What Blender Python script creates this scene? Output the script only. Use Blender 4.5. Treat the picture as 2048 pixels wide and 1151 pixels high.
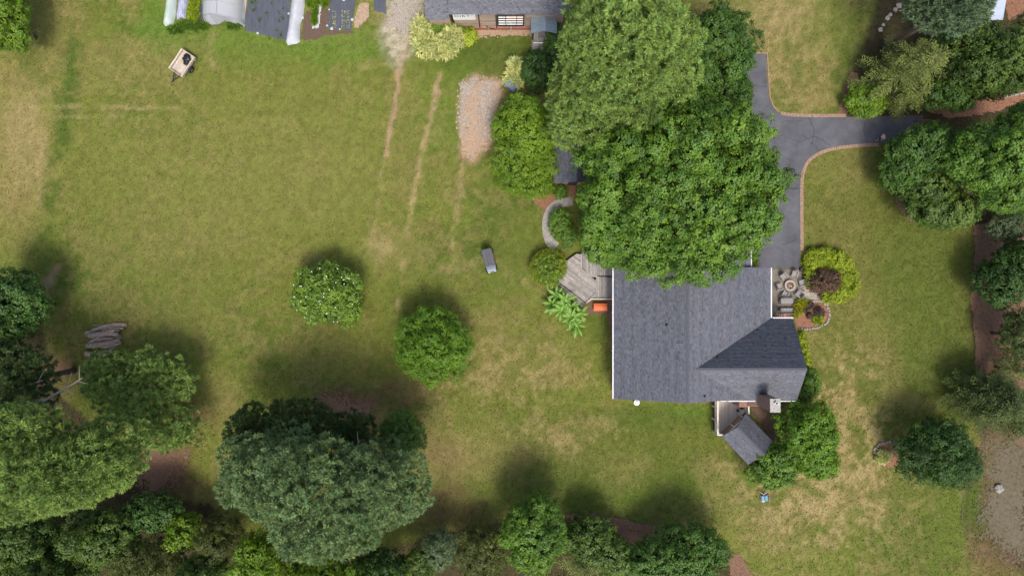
import bpy, bmesh, math, random
import numpy as np
from mathutils import Vector, Matrix

# ------------------------------------------------------------------ camera, sky, sun, exposure
for o in list(bpy.data.objects): bpy.data.objects.remove(o)
SC = bpy.context.scene
COL = SC.collection
H = 70.0                                   # drone height in metres
K = 20.0                                   # survey scale: picture units per metre at ground level
cam = bpy.data.cameras.new('camera'); cam_o = bpy.data.objects.new('camera', cam); COL.objects.link(cam_o)
cam_o.location = (0, 0, H); cam_o.rotation_euler = (0, 0, 0)
cam.sensor_width = 36.0; cam.lens = 36.0*H/102.4; cam.clip_start = 0.5; cam.clip_end = 6000
SC.camera = cam_o
SUN_EL, SUN_AZ = math.radians(64), math.radians(168)
w = bpy.data.worlds.new('World'); SC.world = w; w.use_nodes = True
nt = w.node_tree; nt.nodes.clear()
sky = nt.nodes.new('ShaderNodeTexSky'); sky.sky_type = 'NISHITA'; sky.sun_disc = False
sky.sun_elevation = SUN_EL; sky.sun_rotation = SUN_AZ; sky.air_density = 1.0; sky.dust_density = 4.0; sky.ozone_density = 1.0
bg = nt.nodes.new('ShaderNodeBackground'); bg.inputs[1].default_value = 0.112
wo = nt.nodes.new('ShaderNodeOutputWorld')
nt.links.new(sky.outputs[0], bg.inputs[0]); nt.links.new(bg.outputs[0], wo.inputs[0])
sl = bpy.data.lights.new('sun', 'SUN'); sl.energy = 1.5; sl.angle = math.radians(14); sl.color = (1.0, 0.955, 0.88)
so = bpy.data.objects.new('sun', sl); COL.objects.link(so)
sd = Vector((math.sin(SUN_AZ)*math.cos(SUN_EL), math.cos(SUN_AZ)*math.cos(SUN_EL), math.sin(SUN_EL)))
so.rotation_euler = sd.to_track_quat('Z', 'Y').to_euler(); so.location = sd*90
vs = SC.view_settings; vs.view_transform = 'Standard'; vs.look = 'None'; vs.gamma = 1.0; vs.use_curve_mapping = False
vs.exposure = 1.0

# ------------------------------------------------------------------ helpers
def P(px, py, z=0.0):
    k = (H-z)/H/K
    return ((px-1024)*k, -(py-575.5)*k, z)
def P2(px, py, z=0.0): return P(px, py, z)[:2]

def props(o, label=None, cat=None, group=None, kind=None):
    if label: o['label'] = label
    if cat: o['category'] = cat
    if group: o['group'] = group
    if kind: o['kind'] = kind
    return o

def origin_of(o):
    v = Vector((0, 0, 0))
    while o is not None:
        v += Vector(o.location); o = o.parent
    return v

def thing(name, label, cat, loc=(0, 0, 0), rot=0.0, group=None):
    o = bpy.data.objects.new(name, None); COL.objects.link(o)
    o.empty_display_size = 0.2; o.location = loc; o.rotation_euler = (0, 0, rot)
    return props(o, label, cat, group)

def link(name, me, parent=None, mat=None):
    o = bpy.data.objects.new(name, me); COL.objects.link(o)
    if mat is not None and not me.materials: me.materials.append(mat)
    if parent is not None: o.parent = parent
    return o

def copy_tree(o, parent=None):
    c = o.copy(); COL.objects.link(c)
    if parent is not None: c.parent = parent
    for ch in list(o.children): copy_tree(ch, c)
    return c

class MB:
    """collects boxes, tubes, prisms; build() links ONE mesh object"""
    def __init__(s): s.v = []; s.f = []
    def add(s, vs, fs):
        n = len(s.v); s.v += [tuple(p) for p in vs]; s.f += [tuple(i+n for i in f) for f in fs]; return s
    def box(s, c, d, rz=0.0, rx=0.0, ry=0.0):
        M = Matrix.Translation(c) @ Matrix.Rotation(rz, 4, 'Z') @ Matrix.Rotation(ry, 4, 'Y') @ Matrix.Rotation(rx, 4, 'X')
        vs = [M @ Vector((x*d[0]/2, y*d[1]/2, z*d[2]/2)) for x in (-1, 1) for y in (-1, 1) for z in (-1, 1)]
        return s.add(vs, [(0, 1, 3, 2), (4, 6, 7, 5), (0, 4, 5, 1), (2, 3, 7, 6), (0, 2, 6, 4), (1, 5, 7, 3)])
    def bar(s, a, b, wd, ht):
        a = Vector(a); b = Vector(b); t = (b-a); L = t.length; t.normalize()
        up = Vector((0, 0, 1)) if abs(t.z) < 0.95 else Vector((0, 1, 0))
        q = t.cross(up).normalized(); u = q.cross(t)
        vs = [p + q*i*wd/2 + u*j*ht/2 for p in (a, b) for i in (-1, 1) for j in (-1, 1)]
        return s.add(vs, [(0, 1, 3, 2), (4, 6, 7, 5), (0, 4, 5, 1), (2, 3, 7, 6), (0, 2, 6, 4), (1, 5, 7, 3)])
    def tube(s, pts, rads, n=8, cap=True):
        pts = [Vector(p) for p in pts]
        if not hasattr(rads, '__len__'): rads = [rads]*len(pts)
        vs = []; fs = []
        ref = None
        for i, p in enumerate(pts):
            t = (pts[min(i+1, len(pts)-1)]-pts[max(i-1, 0)])
            if t.length < 1e-6: t = Vector((0, 0, 1))
            t.normalize()
            if ref is None: ref = Vector((1, 0, 0)) if abs(t.x) < 0.9 else Vector((0, 1, 0))
            a = (ref - t*ref.dot(t)).normalized(); b = t.cross(a); ref = a
            for k in range(n):
                an = 2*math.pi*k/n
                vs.append(p + (a*math.cos(an)+b*math.sin(an))*rads[i])
        for i in range(len(pts)-1):
            for k in range(n):
                k2 = (k+1) % n
                fs.append((i*n+k, i*n+k2, (i+1)*n+k2, (i+1)*n+k))
        if cap:
            fs.append(tuple(range(n-1, -1, -1))); m = (len(pts)-1)*n; fs.append(tuple(m+k for k in range(n)))
        return s.add(vs, fs)
    def prism(s, poly, z0, z1):
        n = len(poly); vs = [(p[0], p[1], z0) for p in poly] + [(p[0], p[1], z1) for p in poly]
        fs = [tuple(range(n-1, -1, -1)), tuple(range(n, 2*n))] + [(i, (i+1) % n, n+(i+1) % n, n+i) for i in range(n)]
        return s.add(vs, fs)
    def lathe(s, prof, c=(0, 0, 0), n=20):
        vs = []; fs = []
        for r, z in prof:
            for k in range(n):
                a = 2*math.pi*k/n; vs.append((c[0]+r*math.cos(a), c[1]+r*math.sin(a), c[2]+z))
        for i in range(len(prof)-1):
            for k in range(n):
                k2 = (k+1) % n; fs.append((i*n+k, i*n+k2, (i+1)*n+k2, (i+1)*n+k))
        return s.add(vs, fs)
    def build(s, name, mat, parent=None, world=False, smooth=False, bevel=0.0):
        vs = s.v
        if world and parent is not None:
            o = origin_of(parent); vs = [(p[0]-o.x, p[1]-o.y, p[2]-o.z) for p in vs]
        me = bpy.data.meshes.new(name); me.from_pydata(vs, [], s.f); me.update()
        bm = bmesh.new(); bm.from_mesh(me); bmesh.ops.recalc_face_normals(bm, faces=bm.faces)
        if bevel > 0:
            bmesh.ops.bevel(bm, geom=list(bm.edges), offset=bevel, segments=1, affect='EDGES', clamp_overlap=True)
        bm.to_mesh(me); bm.free()
        me.materials.append(mat)
        if smooth: me.polygons.foreach_set('use_smooth', [True]*len(me.polygons))
        return link(name, me, parent)

def np_mesh(name, V, F, mat, colors=None, parent=None, kind=None, smooth=False):
    """V (n,3), F (m,k) arrays -> one mesh object with optional point colours"""
    me = bpy.data.meshes.new(name); n, m, k = len(V), len(F), F.shape[1]
    me.vertices.add(n); me.vertices.foreach_set('co', np.ascontiguousarray(V, dtype=np.float32).ravel())
    me.loops.add(m*k); me.loops.foreach_set('vertex_index', np.ascontiguousarray(F, dtype=np.int32).ravel())
    me.polygons.add(m); me.polygons.foreach_set('loop_start', np.arange(0, m*k, k, dtype=np.int32))
    try: me.polygons.foreach_set('loop_total', np.full(m, k, dtype=np.int32))
    except Exception: pass
    if smooth: me.polygons.foreach_set('use_smooth', np.ones(m, dtype=bool))
    me.update(calc_edges=True)
    if colors is not None:
        a = me.color_attributes.new('col', 'FLOAT_COLOR', 'POINT')
        c = np.ones((n, 4), dtype=np.float32); c[:, :3] = colors
        a.data.foreach_set('color', c.ravel())
    me.materials.append(mat)
    o = link(name, me, parent)
    if kind: o['kind'] = kind
    return o

# ------------------------------------------------------------------ noise in numpy
_T = np.random.RandomState(7).rand(512, 512).astype(np.float64)
def vnoise(x, y, seed=0):
    x = np.asarray(x, float)+seed*17.31; y = np.asarray(y, float)+seed*9.77
    xi = np.floor(x).astype(int); yi = np.floor(y).astype(int); fx = x-xi; fy = y-yi
    fx = fx*fx*(3-2*fx); fy = fy*fy*(3-2*fy)
    a = _T[xi % 512, yi % 512]; b = _T[(xi+1) % 512, yi % 512]; c = _T[xi % 512, (yi+1) % 512]; d = _T[(xi+1) % 512, (yi+1) % 512]
    return (a*(1-fx)+b*fx)*(1-fy)+(c*(1-fx)+d*fx)*fy
def fbm(x, y, seed=0, oct=4):
    s = 0; amp = 1; t = 0
    for i in range(oct):
        s = s+amp*vnoise(x*2**i, y*2**i, seed+i*3); t += amp; amp *= 0.5
    return s/t
def seg_dist(X, Y, pts):
    d = np.full(np.shape(X), 1e9)
    for (ax, ay), (bx, by) in zip(pts[:-1], pts[1:]):
        vx, vy = bx-ax, by-ay; L2 = vx*vx+vy*vy+1e-9
        t = np.clip(((X-ax)*vx+(Y-ay)*vy)/L2, 0, 1)
        d = np.minimum(d, np.hypot(X-ax-t*vx, Y-ay-t*vy))
    return d
def poly_sd(X, Y, pts):
    """signed distance to a closed outline, positive inside"""
    d = seg_dist(X, Y, list(pts)+[pts[0]]); ins = np.zeros(np.shape(X), bool)
    n = len(pts)
    for i in range(n):
        x0, y0 = pts[i]; x1, y1 = pts[(i+1) % n]
        if y0 == y1: continue
        c = ((y0 > Y) != (y1 > Y)) & (X < (x1-x0)*(Y-y0)/(y1-y0)+x0)
        ins ^= c
    return np.where(ins, d, -d)
def smooth01(x): x = np.clip(x, 0, 1); return x*x*(3-2*x)

# ------------------------------------------------------------------ materials
def mat_new(name):
    m = bpy.data.materials.new(name); m.use_nodes = True
    nt = m.node_tree; b = nt.nodes['Principled BSDF']; return m, nt, b
def mat(name, c1, c2=None, scale=4.0, rough=0.7, bump=0.0, detail=5.0, rnd=0.0, stretch=None, metal=0.0, spec=0.3, lo=0.3, hi=0.7):
    m, nt, b = mat_new(name); N = nt.nodes; L = nt.links
    b.inputs['Roughness'].default_value = rough; b.inputs['Metallic'].default_value = metal
    b.inputs['Specular IOR Level'].default_value = spec
    c2 = c2 or tuple(x*0.75 for x in c1)
    tc = N.new('ShaderNodeTexCoord'); mp = N.new('ShaderNodeMapping'); L.new(tc.outputs['Object'], mp.inputs[0])
    if stretch: mp.inputs['Scale'].default_value = stretch
    nz = N.new('ShaderNodeTexNoise'); nz.inputs['Scale'].default_value = scale; nz.inputs['Detail'].default_value = detail
    nz.inputs['Roughness'].default_value = 0.65
    L.new(mp.outputs[0], nz.inputs['Vector'])
    cr = N.new('ShaderNodeValToRGB'); cr.color_ramp.elements[0].position = lo; cr.color_ramp.elements[1].position = hi
    cr.color_ramp.elements[0].color = (*c2, 1); cr.color_ramp.elements[1].color = (*c1, 1)
    L.new(nz.outputs['Fac'], cr.inputs[0]); out = cr.outputs[0]
    if rnd > 0:
        oi = N.new('ShaderNodeObjectInfo'); mr = N.new('ShaderNodeMapRange')
        mr.inputs['To Min'].default_value = 1-rnd; mr.inputs['To Max'].default_value = 1+rnd*0.6
        L.new(oi.outputs['Random'], mr.inputs['Value'])
        vm = N.new('ShaderNodeVectorMath'); vm.operation = 'SCALE'; L.new(out, vm.inputs[0]); L.new(mr.outputs[0], vm.inputs['Scale'])
        out = vm.outputs[0]
        ad = N.new('ShaderNodeVectorMath'); ad.operation = 'SCALE'; ad.inputs[0].default_value = (37, 91, 53)
        L.new(oi.outputs['Random'], ad.inputs['Scale']); L.new(ad.outputs[0], mp.inputs['Location'])
    L.new(out, b.inputs['Base Color'])
    if bump > 0:
        bp = N.new('ShaderNodeBump'); bp.inputs['Strength'].default_value = bump; bp.inputs['Distance'].default_value = 0.02
        L.new(nz.outputs['Fac'], bp.inputs['Height']); L.new(bp.outputs[0], b.inputs['Normal'])
    return m
def mat_attr(name, rough=0.8, spec=0.2, noise=0.0, scale=8.0, transl=0.0, bump=0.0, scale2=None):
    """base colour from the mesh's own per-piece colours"""
    m, nt, b = mat_new(name); N = nt.nodes; L = nt.links
    b.inputs['Roughness'].default_value = rough; b.inputs['Specular IOR Level'].default_value = spec
    at = N.new('ShaderNodeAttribute'); at.attribute_name = 'col'; out = at.outputs['Color']
    if noise > 0:
        tc = N.new('ShaderNodeTexCoord'); nz = N.new('ShaderNodeTexNoise'); nz.inputs['Scale'].default_value = scale
        nz.inputs['Detail'].default_value = 8; nz.inputs['Roughness'].default_value = 0.85
        L.new(tc.outputs['Object'], nz.inputs['Vector'])
        mr = N.new('ShaderNodeMapRange'); mr.inputs['From Min'].default_value = 0.25; mr.inputs['From Max'].default_value = 0.75
        mr.inputs['To Min'].default_value = 1-noise; mr.inputs['To Max'].default_value = 1+noise
        L.new(nz.outputs['Fac'], mr.inputs['Value'])
        vm = N.new('ShaderNodeVectorMath'); vm.operation = 'SCALE'; L.new(out, vm.inputs[0]); L.new(mr.outputs[0], vm.inputs['Scale']); out = vm.outputs[0]
        if bump > 0:
            bp = N.new('ShaderNodeBump'); bp.inputs['Strength'].default_value = bump; bp.inputs['Distance'].default_value = 0.05
            L.new(nz.outputs['Fac'], bp.inputs['Height']); L.new(bp.outputs[0], b.inputs['Normal'])
    L.new(out, b.inputs['Base Color'])
    if transl > 0:
        tr = N.new('ShaderNodeBsdfTranslucent'); mx = N.new('ShaderNodeMixShader'); mx.inputs[0].default_value = transl
        hs = N.new('ShaderNodeHueSaturation'); hs.inputs['Saturation'].default_value = 1.1; hs.inputs['Value'].default_value = 1.3
        L.new(out, hs.inputs['Color']); L.new(hs.outputs[0], tr.inputs['Color'])
        L.new(b.outputs[0], mx.inputs[1]); L.new(tr.outputs[0], mx.inputs[2]); L.new(mx.outputs[0], nt.nodes['Material Output'].inputs[0])
    return m

M = {}
M['ground'] = mat_attr('lawn', rough=0.95, spec=0.08, noise=0.34, scale=15.0, bump=0.5)
M['blade'] = mat_attr('grass_blade', rough=0.8, spec=0.15)
M['leaf'] = mat_attr('leaf', rough=0.55, spec=0.3, transl=0.16)
M['shingle'] = mat_attr('asphalt_shingle', rough=0.9, spec=0.2, noise=0.16, scale=30)
M['bark'] = mat('bark', (0.16, 0.12, 0.09), (0.07, 0.05, 0.04), 7, 0.95, 0.6)
M['deadwood'] = mat('dead_wood', (0.36, 0.32, 0.28), (0.2, 0.17, 0.14), 9, 0.9, 0.3)
M['asphalt'] = mat('asphalt', (0.115, 0.115, 0.13), (0.068, 0.068, 0.078), 0.55, 0.85, 0.0, 12, lo=0.33, hi=0.68)
M['asphalt_dark'] = mat('asphalt_crack', (0.05, 0.05, 0.056), (0.03, 0.03, 0.034), 5, 0.9)
M['edging'] = mat('edging_brick', (0.36, 0.25, 0.18), (0.22, 0.14, 0.10), 6, 0.9, 0.2)
M['mulch'] = mat('mulch', (0.20, 0.125, 0.085), (0.075, 0.045, 0.03), 9, 0.95, 0.8, 9)
M['straw'] = mat('pine_straw', (0.23, 0.135, 0.085), (0.10, 0.055, 0.034), 7, 0.95, 0.7, 10)
M['redmulch'] = mat('red_mulch', (0.30, 0.15, 0.09), (0.14, 0.065, 0.04), 9, 0.95, 0.8, 9)
M['gravel'] = mat('gravel', (0.42, 0.37, 0.32), (0.17, 0.14, 0.11), 10, 0.95, 0.8, 10, lo=0.35, hi=0.62)
M['sand'] = mat('sandy_soil', (0.42, 0.30, 0.21), (0.26, 0.18, 0.12), 4, 0.95, 0.4, 9)
M['soil'] = mat('garden_soil', (0.15, 0.10, 0.07), (0.06, 0.04, 0.03), 9, 0.95, 0.8, 9)
M['dusty'] = mat('dusty_soil', (0.145, 0.115, 0.078), (0.08, 0.074, 0.04), 3, 0.95, 0.6, 10)
M['concrete'] = mat('concrete', (0.34, 0.31, 0.28), (0.22, 0.2, 0.18), 2.2, 0.85, 0.1, 9)
M['patio'] = mat('patio_concrete', (0.21, 0.18, 0.145), (0.12, 0.10, 0.085), 1.6, 0.85, 0.1, 9)
M['paver'] = mat('paver_stone', (0.42, 0.38, 0.33), (0.28, 0.25, 0.22), 3.5, 0.9, 0.2, 6)
M['stone'] = mat('field_stone', (0.34, 0.31, 0.27), (0.18, 0.16, 0.14), 5, 0.9, 0.4)
M['white'] = mat('white_trim', (0.72, 0.72, 0.70), (0.58, 0.58, 0.56), 3, 0.5)
M['siding'] = mat('white_siding', (0.70, 0.69, 0.66), (0.6, 0.59, 0.56), 2, 0.6, stretch=(1, 1, 12))
M['glass'] = mat('window_glass', (0.03, 0.04, 0.05), (0.02, 0.025, 0.03), 1, 0.08, spec=0.6)
M['deckgrey'] = mat('weathered_deck_board', (0.40, 0.37, 0.34), (0.24, 0.215, 0.195), 3.0, 0.9, 0.15, 8, rnd=0.3, stretch=(1, 1, 1))
M['decktan'] = mat('tan_deck_board', (0.50, 0.44, 0.38), (0.41, 0.36, 0.31), 2.0, 0.75, 0.0, 6, rnd=0.13)
M['tanpaint'] = mat('tan_paint', (0.66, 0.60, 0.53), (0.56, 0.5, 0.44), 2, 0.6)
M['barnwood'] = mat('barn_board', (0.50, 0.37, 0.28), (0.30, 0.235, 0.19), 2.2, 0.9, 0.2, 8, rnd=0.25, stretch=(1, 6, 6))
M['chairwood'] = mat('grey_chair_wood', (0.30, 0.285, 0.27), (0.2, 0.19, 0.18), 5, 0.8, 0.1, 6)
M['trailerwood'] = mat('trailer_board', (0.55, 0.47, 0.38), (0.36, 0.30, 0.24), 3, 0.85, 0.15, 7, rnd=0.18)
M['darkwood'] = mat('dark_wood', (0.075, 0.055, 0.045), (0.04, 0.03, 0.025), 5, 0.8)
M['logbark'] = mat('log_bark', (0.44, 0.35, 0.28), (0.16, 0.12, 0.10), 6, 0.95, 0.6, 7, rnd=0.3)
M['logend'] = mat('log_end_grain', (0.50, 0.38, 0.26), (0.36, 0.26, 0.17), 8, 0.9)
M['black'] = mat('black_metal', (0.03, 0.03, 0.033), (0.018, 0.018, 0.02), 6, 0.45)
M['rubber'] = mat('tyre_rubber', (0.028, 0.028, 0.03), (0.018, 0.018, 0.02), 9, 0.85)
M['steel'] = mat('galvanised_steel', (0.5, 0.51, 0.52), (0.36, 0.37, 0.38), 4, 0.4, metal=0.7)
M['cartroof'] = mat('cart_roof_plastic', (0.085, 0.082, 0.095), (0.065, 0.063, 0.074), 2, 0.5)
M['carthood'] = mat('cart_hood_paint', (0.22, 0.25, 0.31), (0.17, 0.2, 0.26), 2, 0.3, spec=0.5)
M['tanvinyl'] = mat('tan_vinyl', (0.62, 0.45, 0.33), (0.5, 0.36, 0.26), 4, 0.5)
M['bag'] = mat('black_plastic_bag', (0.018, 0.02, 0.022), (0.01, 0.011, 0.012), 5, 0.35, 0.3)
M['orange'] = mat('orange_plastic', (0.72, 0.17, 0.06), (0.62, 0.13, 0.045), 3, 0.55)
M['teal'] = mat('teal_plastic', (0.16, 0.32, 0.42), (0.11, 0.24, 0.33), 5, 0.6)
M['bluetin'] = mat('blue_grey_tin', (0.20, 0.25, 0.36), (0.15, 0.19, 0.28), 3, 0.5)
M['tinroof'] = mat('grey_metal_roof', (0.25, 0.31, 0.36), (0.19, 0.24, 0.28), 2, 0.45, metal=0.15)
M['tinpale'] = mat('pale_blue_metal_roof', (0.42, 0.48, 0.58), (0.35, 0.4, 0.5), 1.2, 0.5)
M['brick'] = mat('red_brick', (0.27, 0.13, 0.095), (0.16, 0.075, 0.055), 7, 0.95, 0.5, 7)
M['foundation'] = mat('brick_foundation', (0.40, 0.15, 0.10), (0.27, 0.10, 0.07), 5, 0.9, 0.2)
M['cap'] = mat('mortar_cap', (0.42, 0.40, 0.37), (0.22, 0.2, 0.185), 4, 0.95, 0.4)
M['fabric'] = mat('weed_fabric', (0.088, 0.095, 0.118), (0.052, 0.057, 0.072), 1.4, 0.75, 0.25, 9, stretch=(3.2, 0.5, 1))
M['cover'] = mat('row_cover_cloth', (0.47, 0.48, 0.51), (0.35, 0.36, 0.39), 1.5, 0.8, 0.2, 7)
M['covergreen'] = mat('pale_green_row_cover', (0.44, 0.51, 0.45), (0.33, 0.40, 0.34), 1.0, 0.8, 0.2, 7)
M['banner'] = mat('banner_vinyl', (0.82, 0.82, 0.82), (0.77, 0.77, 0.77), 2, 0.5)
M['ink'] = mat('black_ink', (0.02, 0.02, 0.02), (0.015, 0.015, 0.015), 2, 0.5)
M['green_ink'] = mat('green_ink', (0.35, 0.55, 0.2), (0.3, 0.5, 0.17), 2, 0.5)
M['terracotta'] = mat('terracotta', (0.45, 0.17, 0.09), (0.33, 0.12, 0.06), 5, 0.8)
M['petal'] = mat('white_petal', (0.82, 0.82, 0.76), (0.75, 0.75, 0.68), 5, 0.6)
M['pinkwood'] = mat('split_firewood', (0.50, 0.28, 0.22), (0.28, 0.10, 0.075), 6, 0.9, 0.2, 5, rnd=0.4)
M['skin'] = mat('skin', (0.55, 0.36, 0.27), (0.5, 0.32, 0.24), 5, 0.5)
M['shirt'] = mat('pale_pink_cotton', (0.70, 0.56, 0.54), (0.62, 0.49, 0.47), 6, 0.85)
M['shorts'] = mat('dark_shorts', (0.04, 0.04, 0.05), (0.03, 0.03, 0.04), 6, 0.85)
M['hair'] = mat('dark_hair', (0.03, 0.02, 0.016), (0.02, 0.014, 0.011), 9, 0.6)
def film_material():
    m, nt, b = mat_new('greenhouse_film'); N = nt.nodes; L = nt.links
    b.inputs['Base Color'].default_value = (0.6, 0.61, 0.66, 1); b.inputs['Roughness'].default_value = 0.35
    tr = N.new('ShaderNodeBsdfTransparent'); mx = N.new('ShaderNodeMixShader'); mx.inputs[0].default_value = 0.55
    L.new(tr.outputs[0], mx.inputs[1]); L.new(b.outputs[0], mx.inputs[2]); L.new(mx.outputs[0], N['Material Output'].inputs[0]); return m
M['film'] = film_material()
M['windshield'] = M['carthood']
def net_material():
    m, nt, b = mat_new('insect_net'); N = nt.nodes; L = nt.links
    tc = N.new('ShaderNodeTexCoord'); mp = N.new('ShaderNodeMapping'); mp.inputs['Rotation'].default_value = (0, 0, 0.75); L.new(tc.outputs['Object'], mp.inputs[0])
    ck = N.new('ShaderNodeTexChecker'); ck.inputs['Scale'].default_value = 6.5; L.new(mp.outputs[0], ck.inputs['Vector'])
    ck.inputs['Color1'].default_value = (0.24, 0.26, 0.38, 1); ck.inputs['Color2'].default_value = (0.40, 0.42, 0.5, 1)
    L.new(ck.outputs['Color'], b.inputs['Base Color']); b.inputs['Roughness'].default_value = 0.8; return m
M['net'] = net_material()
# ------------------------------------------------------------------ the ground: one sheet to the horizon, its own colours (turf, straw, dust)
fx = np.arange(-57, 57.01, 0.2); fy = np.arange(-34, 34.01, 0.2)
far = np.array([62, 70, 85, 110, 160, 260, 500, 1000, 2500.])
gx = np.concatenate([-far[::-1], fx, far]); gy = np.concatenate([-far[::-1][:], fy[(fy > -33.9)], far])
GX, GY = np.meshgrid(gx, gy)                                     # rows = y
SX = 1024+K*GX; SY = 575.5-K*GY                                  # survey coordinates
WX = SX+(fbm(GX*0.5, GY*0.5, 1)-0.5)*46; WY = SY+(fbm(GX*0.5, GY*0.5, 5)-0.5)*46      # warped, so no edge is ruler-straight
WX2 = SX+(fbm(GX*1.6, GY*1.6, 11)-0.5)*14; WY2 = SY+(fbm(GX*1.6, GY*1.6, 15)-0.5)*14
C = {k: np.array(v) for k, v in dict(
    lush=(0.064, 0.098, 0.016), mid=(0.125, 0.142, 0.028), olive=(0.092, 0.097, 0.021), dry=(0.205, 0.168, 0.062),
    straw=(0.285, 0.222, 0.105), dirt=(0.30, 0.205, 0.125), brown=(0.12, 0.07, 0.043), bright=(0.085, 0.15, 0.02),
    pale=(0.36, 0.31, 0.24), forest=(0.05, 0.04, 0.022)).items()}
col = np.zeros(GX.shape+(3,))
def mixin(c, m):
    global col
    m = np.clip(m, 0, 1)[..., None]; col = col*(1-m)+C[c]*m
def blob(px, py, rx, ry, soft=0.6, warp=True):
    X, Y = (WX, WY) if warp else (SX, SY)
    d = np.sqrt(((X-px)/rx)**2+((Y-py)/ry)**2); return smooth01((1.0+soft-d)/(2*soft))
def stroke(pts, wd, soft=1.0, fine=True):
    X, Y = (WX2, WY2) if fine else (WX, WY)
    return smooth01((wd*(1+soft)-seg_dist(X, Y, pts))/(wd*2*soft))
n1 = fbm(GX*0.10, GY*0.10, 21, 4); n2 = fbm(GX*0.33, GY*0.33, 31, 4); n3 = fbm(GX*1.1, GY*1.1, 41, 4); n4 = fbm(GX*2.7, GY*2.7, 45, 3)
col[:] = C['mid']
mixin('lush', smooth01((n1*0.6+n2*0.4-0.47)*5)*0.55)
mixin('dry', smooth01((n2*0.45+n3*0.4+n4*.15-0.47)*7)*0.62)
mixin('olive', smooth01((n3-0.5)*5)*0.3)
# big tonal regions of the turf
mixin('mid', blob(480, 330, 330, 230)*0.55); mixin('dry', blob(470, 330, 250, 160)*0.2*(n3+0.3))
mixin('lush', blob(230, 560, 230, 130)*0.30); mixin('lush', blob(900, 560, 120, 110)*0.25)
mixin('lush', blob(560, 720, 230, 90)*0.25); mixin('lush', blob(1010, 470, 70, 120)*0.35)
mixin('olive', blob(930, 720, 200, 100)*0.4); mixin('lush', blob(1790, 400, 170, 170)*0.45); mixin('olive', blob(1790, 600, 200, 300)*0.6); mixin('lush', blob(1850, 640, 110, 230)*0.5)
mixin('lush', blob(1200, 930, 330, 100)*0.55); mixin('lush', blob(1100, 1000, 420, 60)*0.4); mixin('lush', blob(1850, 1040, 140, 120)*0.5)
mixin('olive', blob(1250, 870, 200, 70)*0.4)
mixin('lush', blob(1340, 830, 120, 26)*0.65); mixin('bright', blob(1390, 818, 60, 12)*0.4); mixin('lush', blob(1195, 645, 40, 30)*0.6)
# garden side: lush strip under the plots and by the barn
mixin('bright', blob(430, 60, 160, 45)*0.55); mixin('bright', blob(700, 90, 130, 35)*0.6); mixin('bright', blob(310, 40, 30, 70)*0.6)
mixin('bright', blob(560, 110, 120, 30)*0.35); mixin('lush', blob(980, 110, 100, 50)*0.75); mixin('bright', blob(900, 200, 60, 90)*0.35)
mixin('mid', blob(660, 250, 160, 120)*0.3)
# straw-dry stretches
mixin('dry', blob(35, 320, 75, 150)*0.75); mixin('straw', blob(45, 265, 40, 90)*0.5*(n3+0.3)); mixin('dry', blob(230, 125, 130, 40)*0.35)
mixin('dry', blob(110, 60, 60, 90)*0.35)
for pts, wd, s, c in [([(150, 90), (125, 280), (95, 400), (80, 520)], 16, 0.95, 'lush'), ([(100, 330), (75, 560)], 9, 0.45, 'lush'), ([(95, 180), (75, 420)], 8, 0.4, 'straw'), ([(112, 540), (85, 585)], 7, 0.7, 'dirt'),
        ([(30, 212), (140, 214), (360, 217)], 3.5, 0.6, 'straw'), ([(40, 232), (300, 236)], 3, 0.35, 'straw'), ([(60, 183), (330, 187)], 3, 0.45, 'dry'),
        ([(427, 70), (425, 130)], 7, 0.5, 'straw'), ([(815, 60), (797, 150), (788, 220), (772, 310)], 4.5, 0.95, 'dirt'), ([(772, 300), (755, 420), (735, 520)], 5, 0.35, 'straw'),
        ([(879, 150), (866, 215), (845, 300), (828, 390), (812, 470), (800, 560), (795, 640)], 4.5, 0.85, 'straw'), ([(879, 150), (862, 225)], 4, 0.6, 'dirt'),
        ([(925, 330), (918, 410), (903, 495)], 4.5, 0.6, 'straw'), ([(1000, 540), (1060, 570)], 6, 0.3, 'straw'),
        ([(880, 540), (980, 520), (1040, 560)], 9, 0.3, 'straw')]:
    mixin(c, stroke(pts, wd)*s*smooth01((n2*.5+n3*.5-.3)*4.5))
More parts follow.
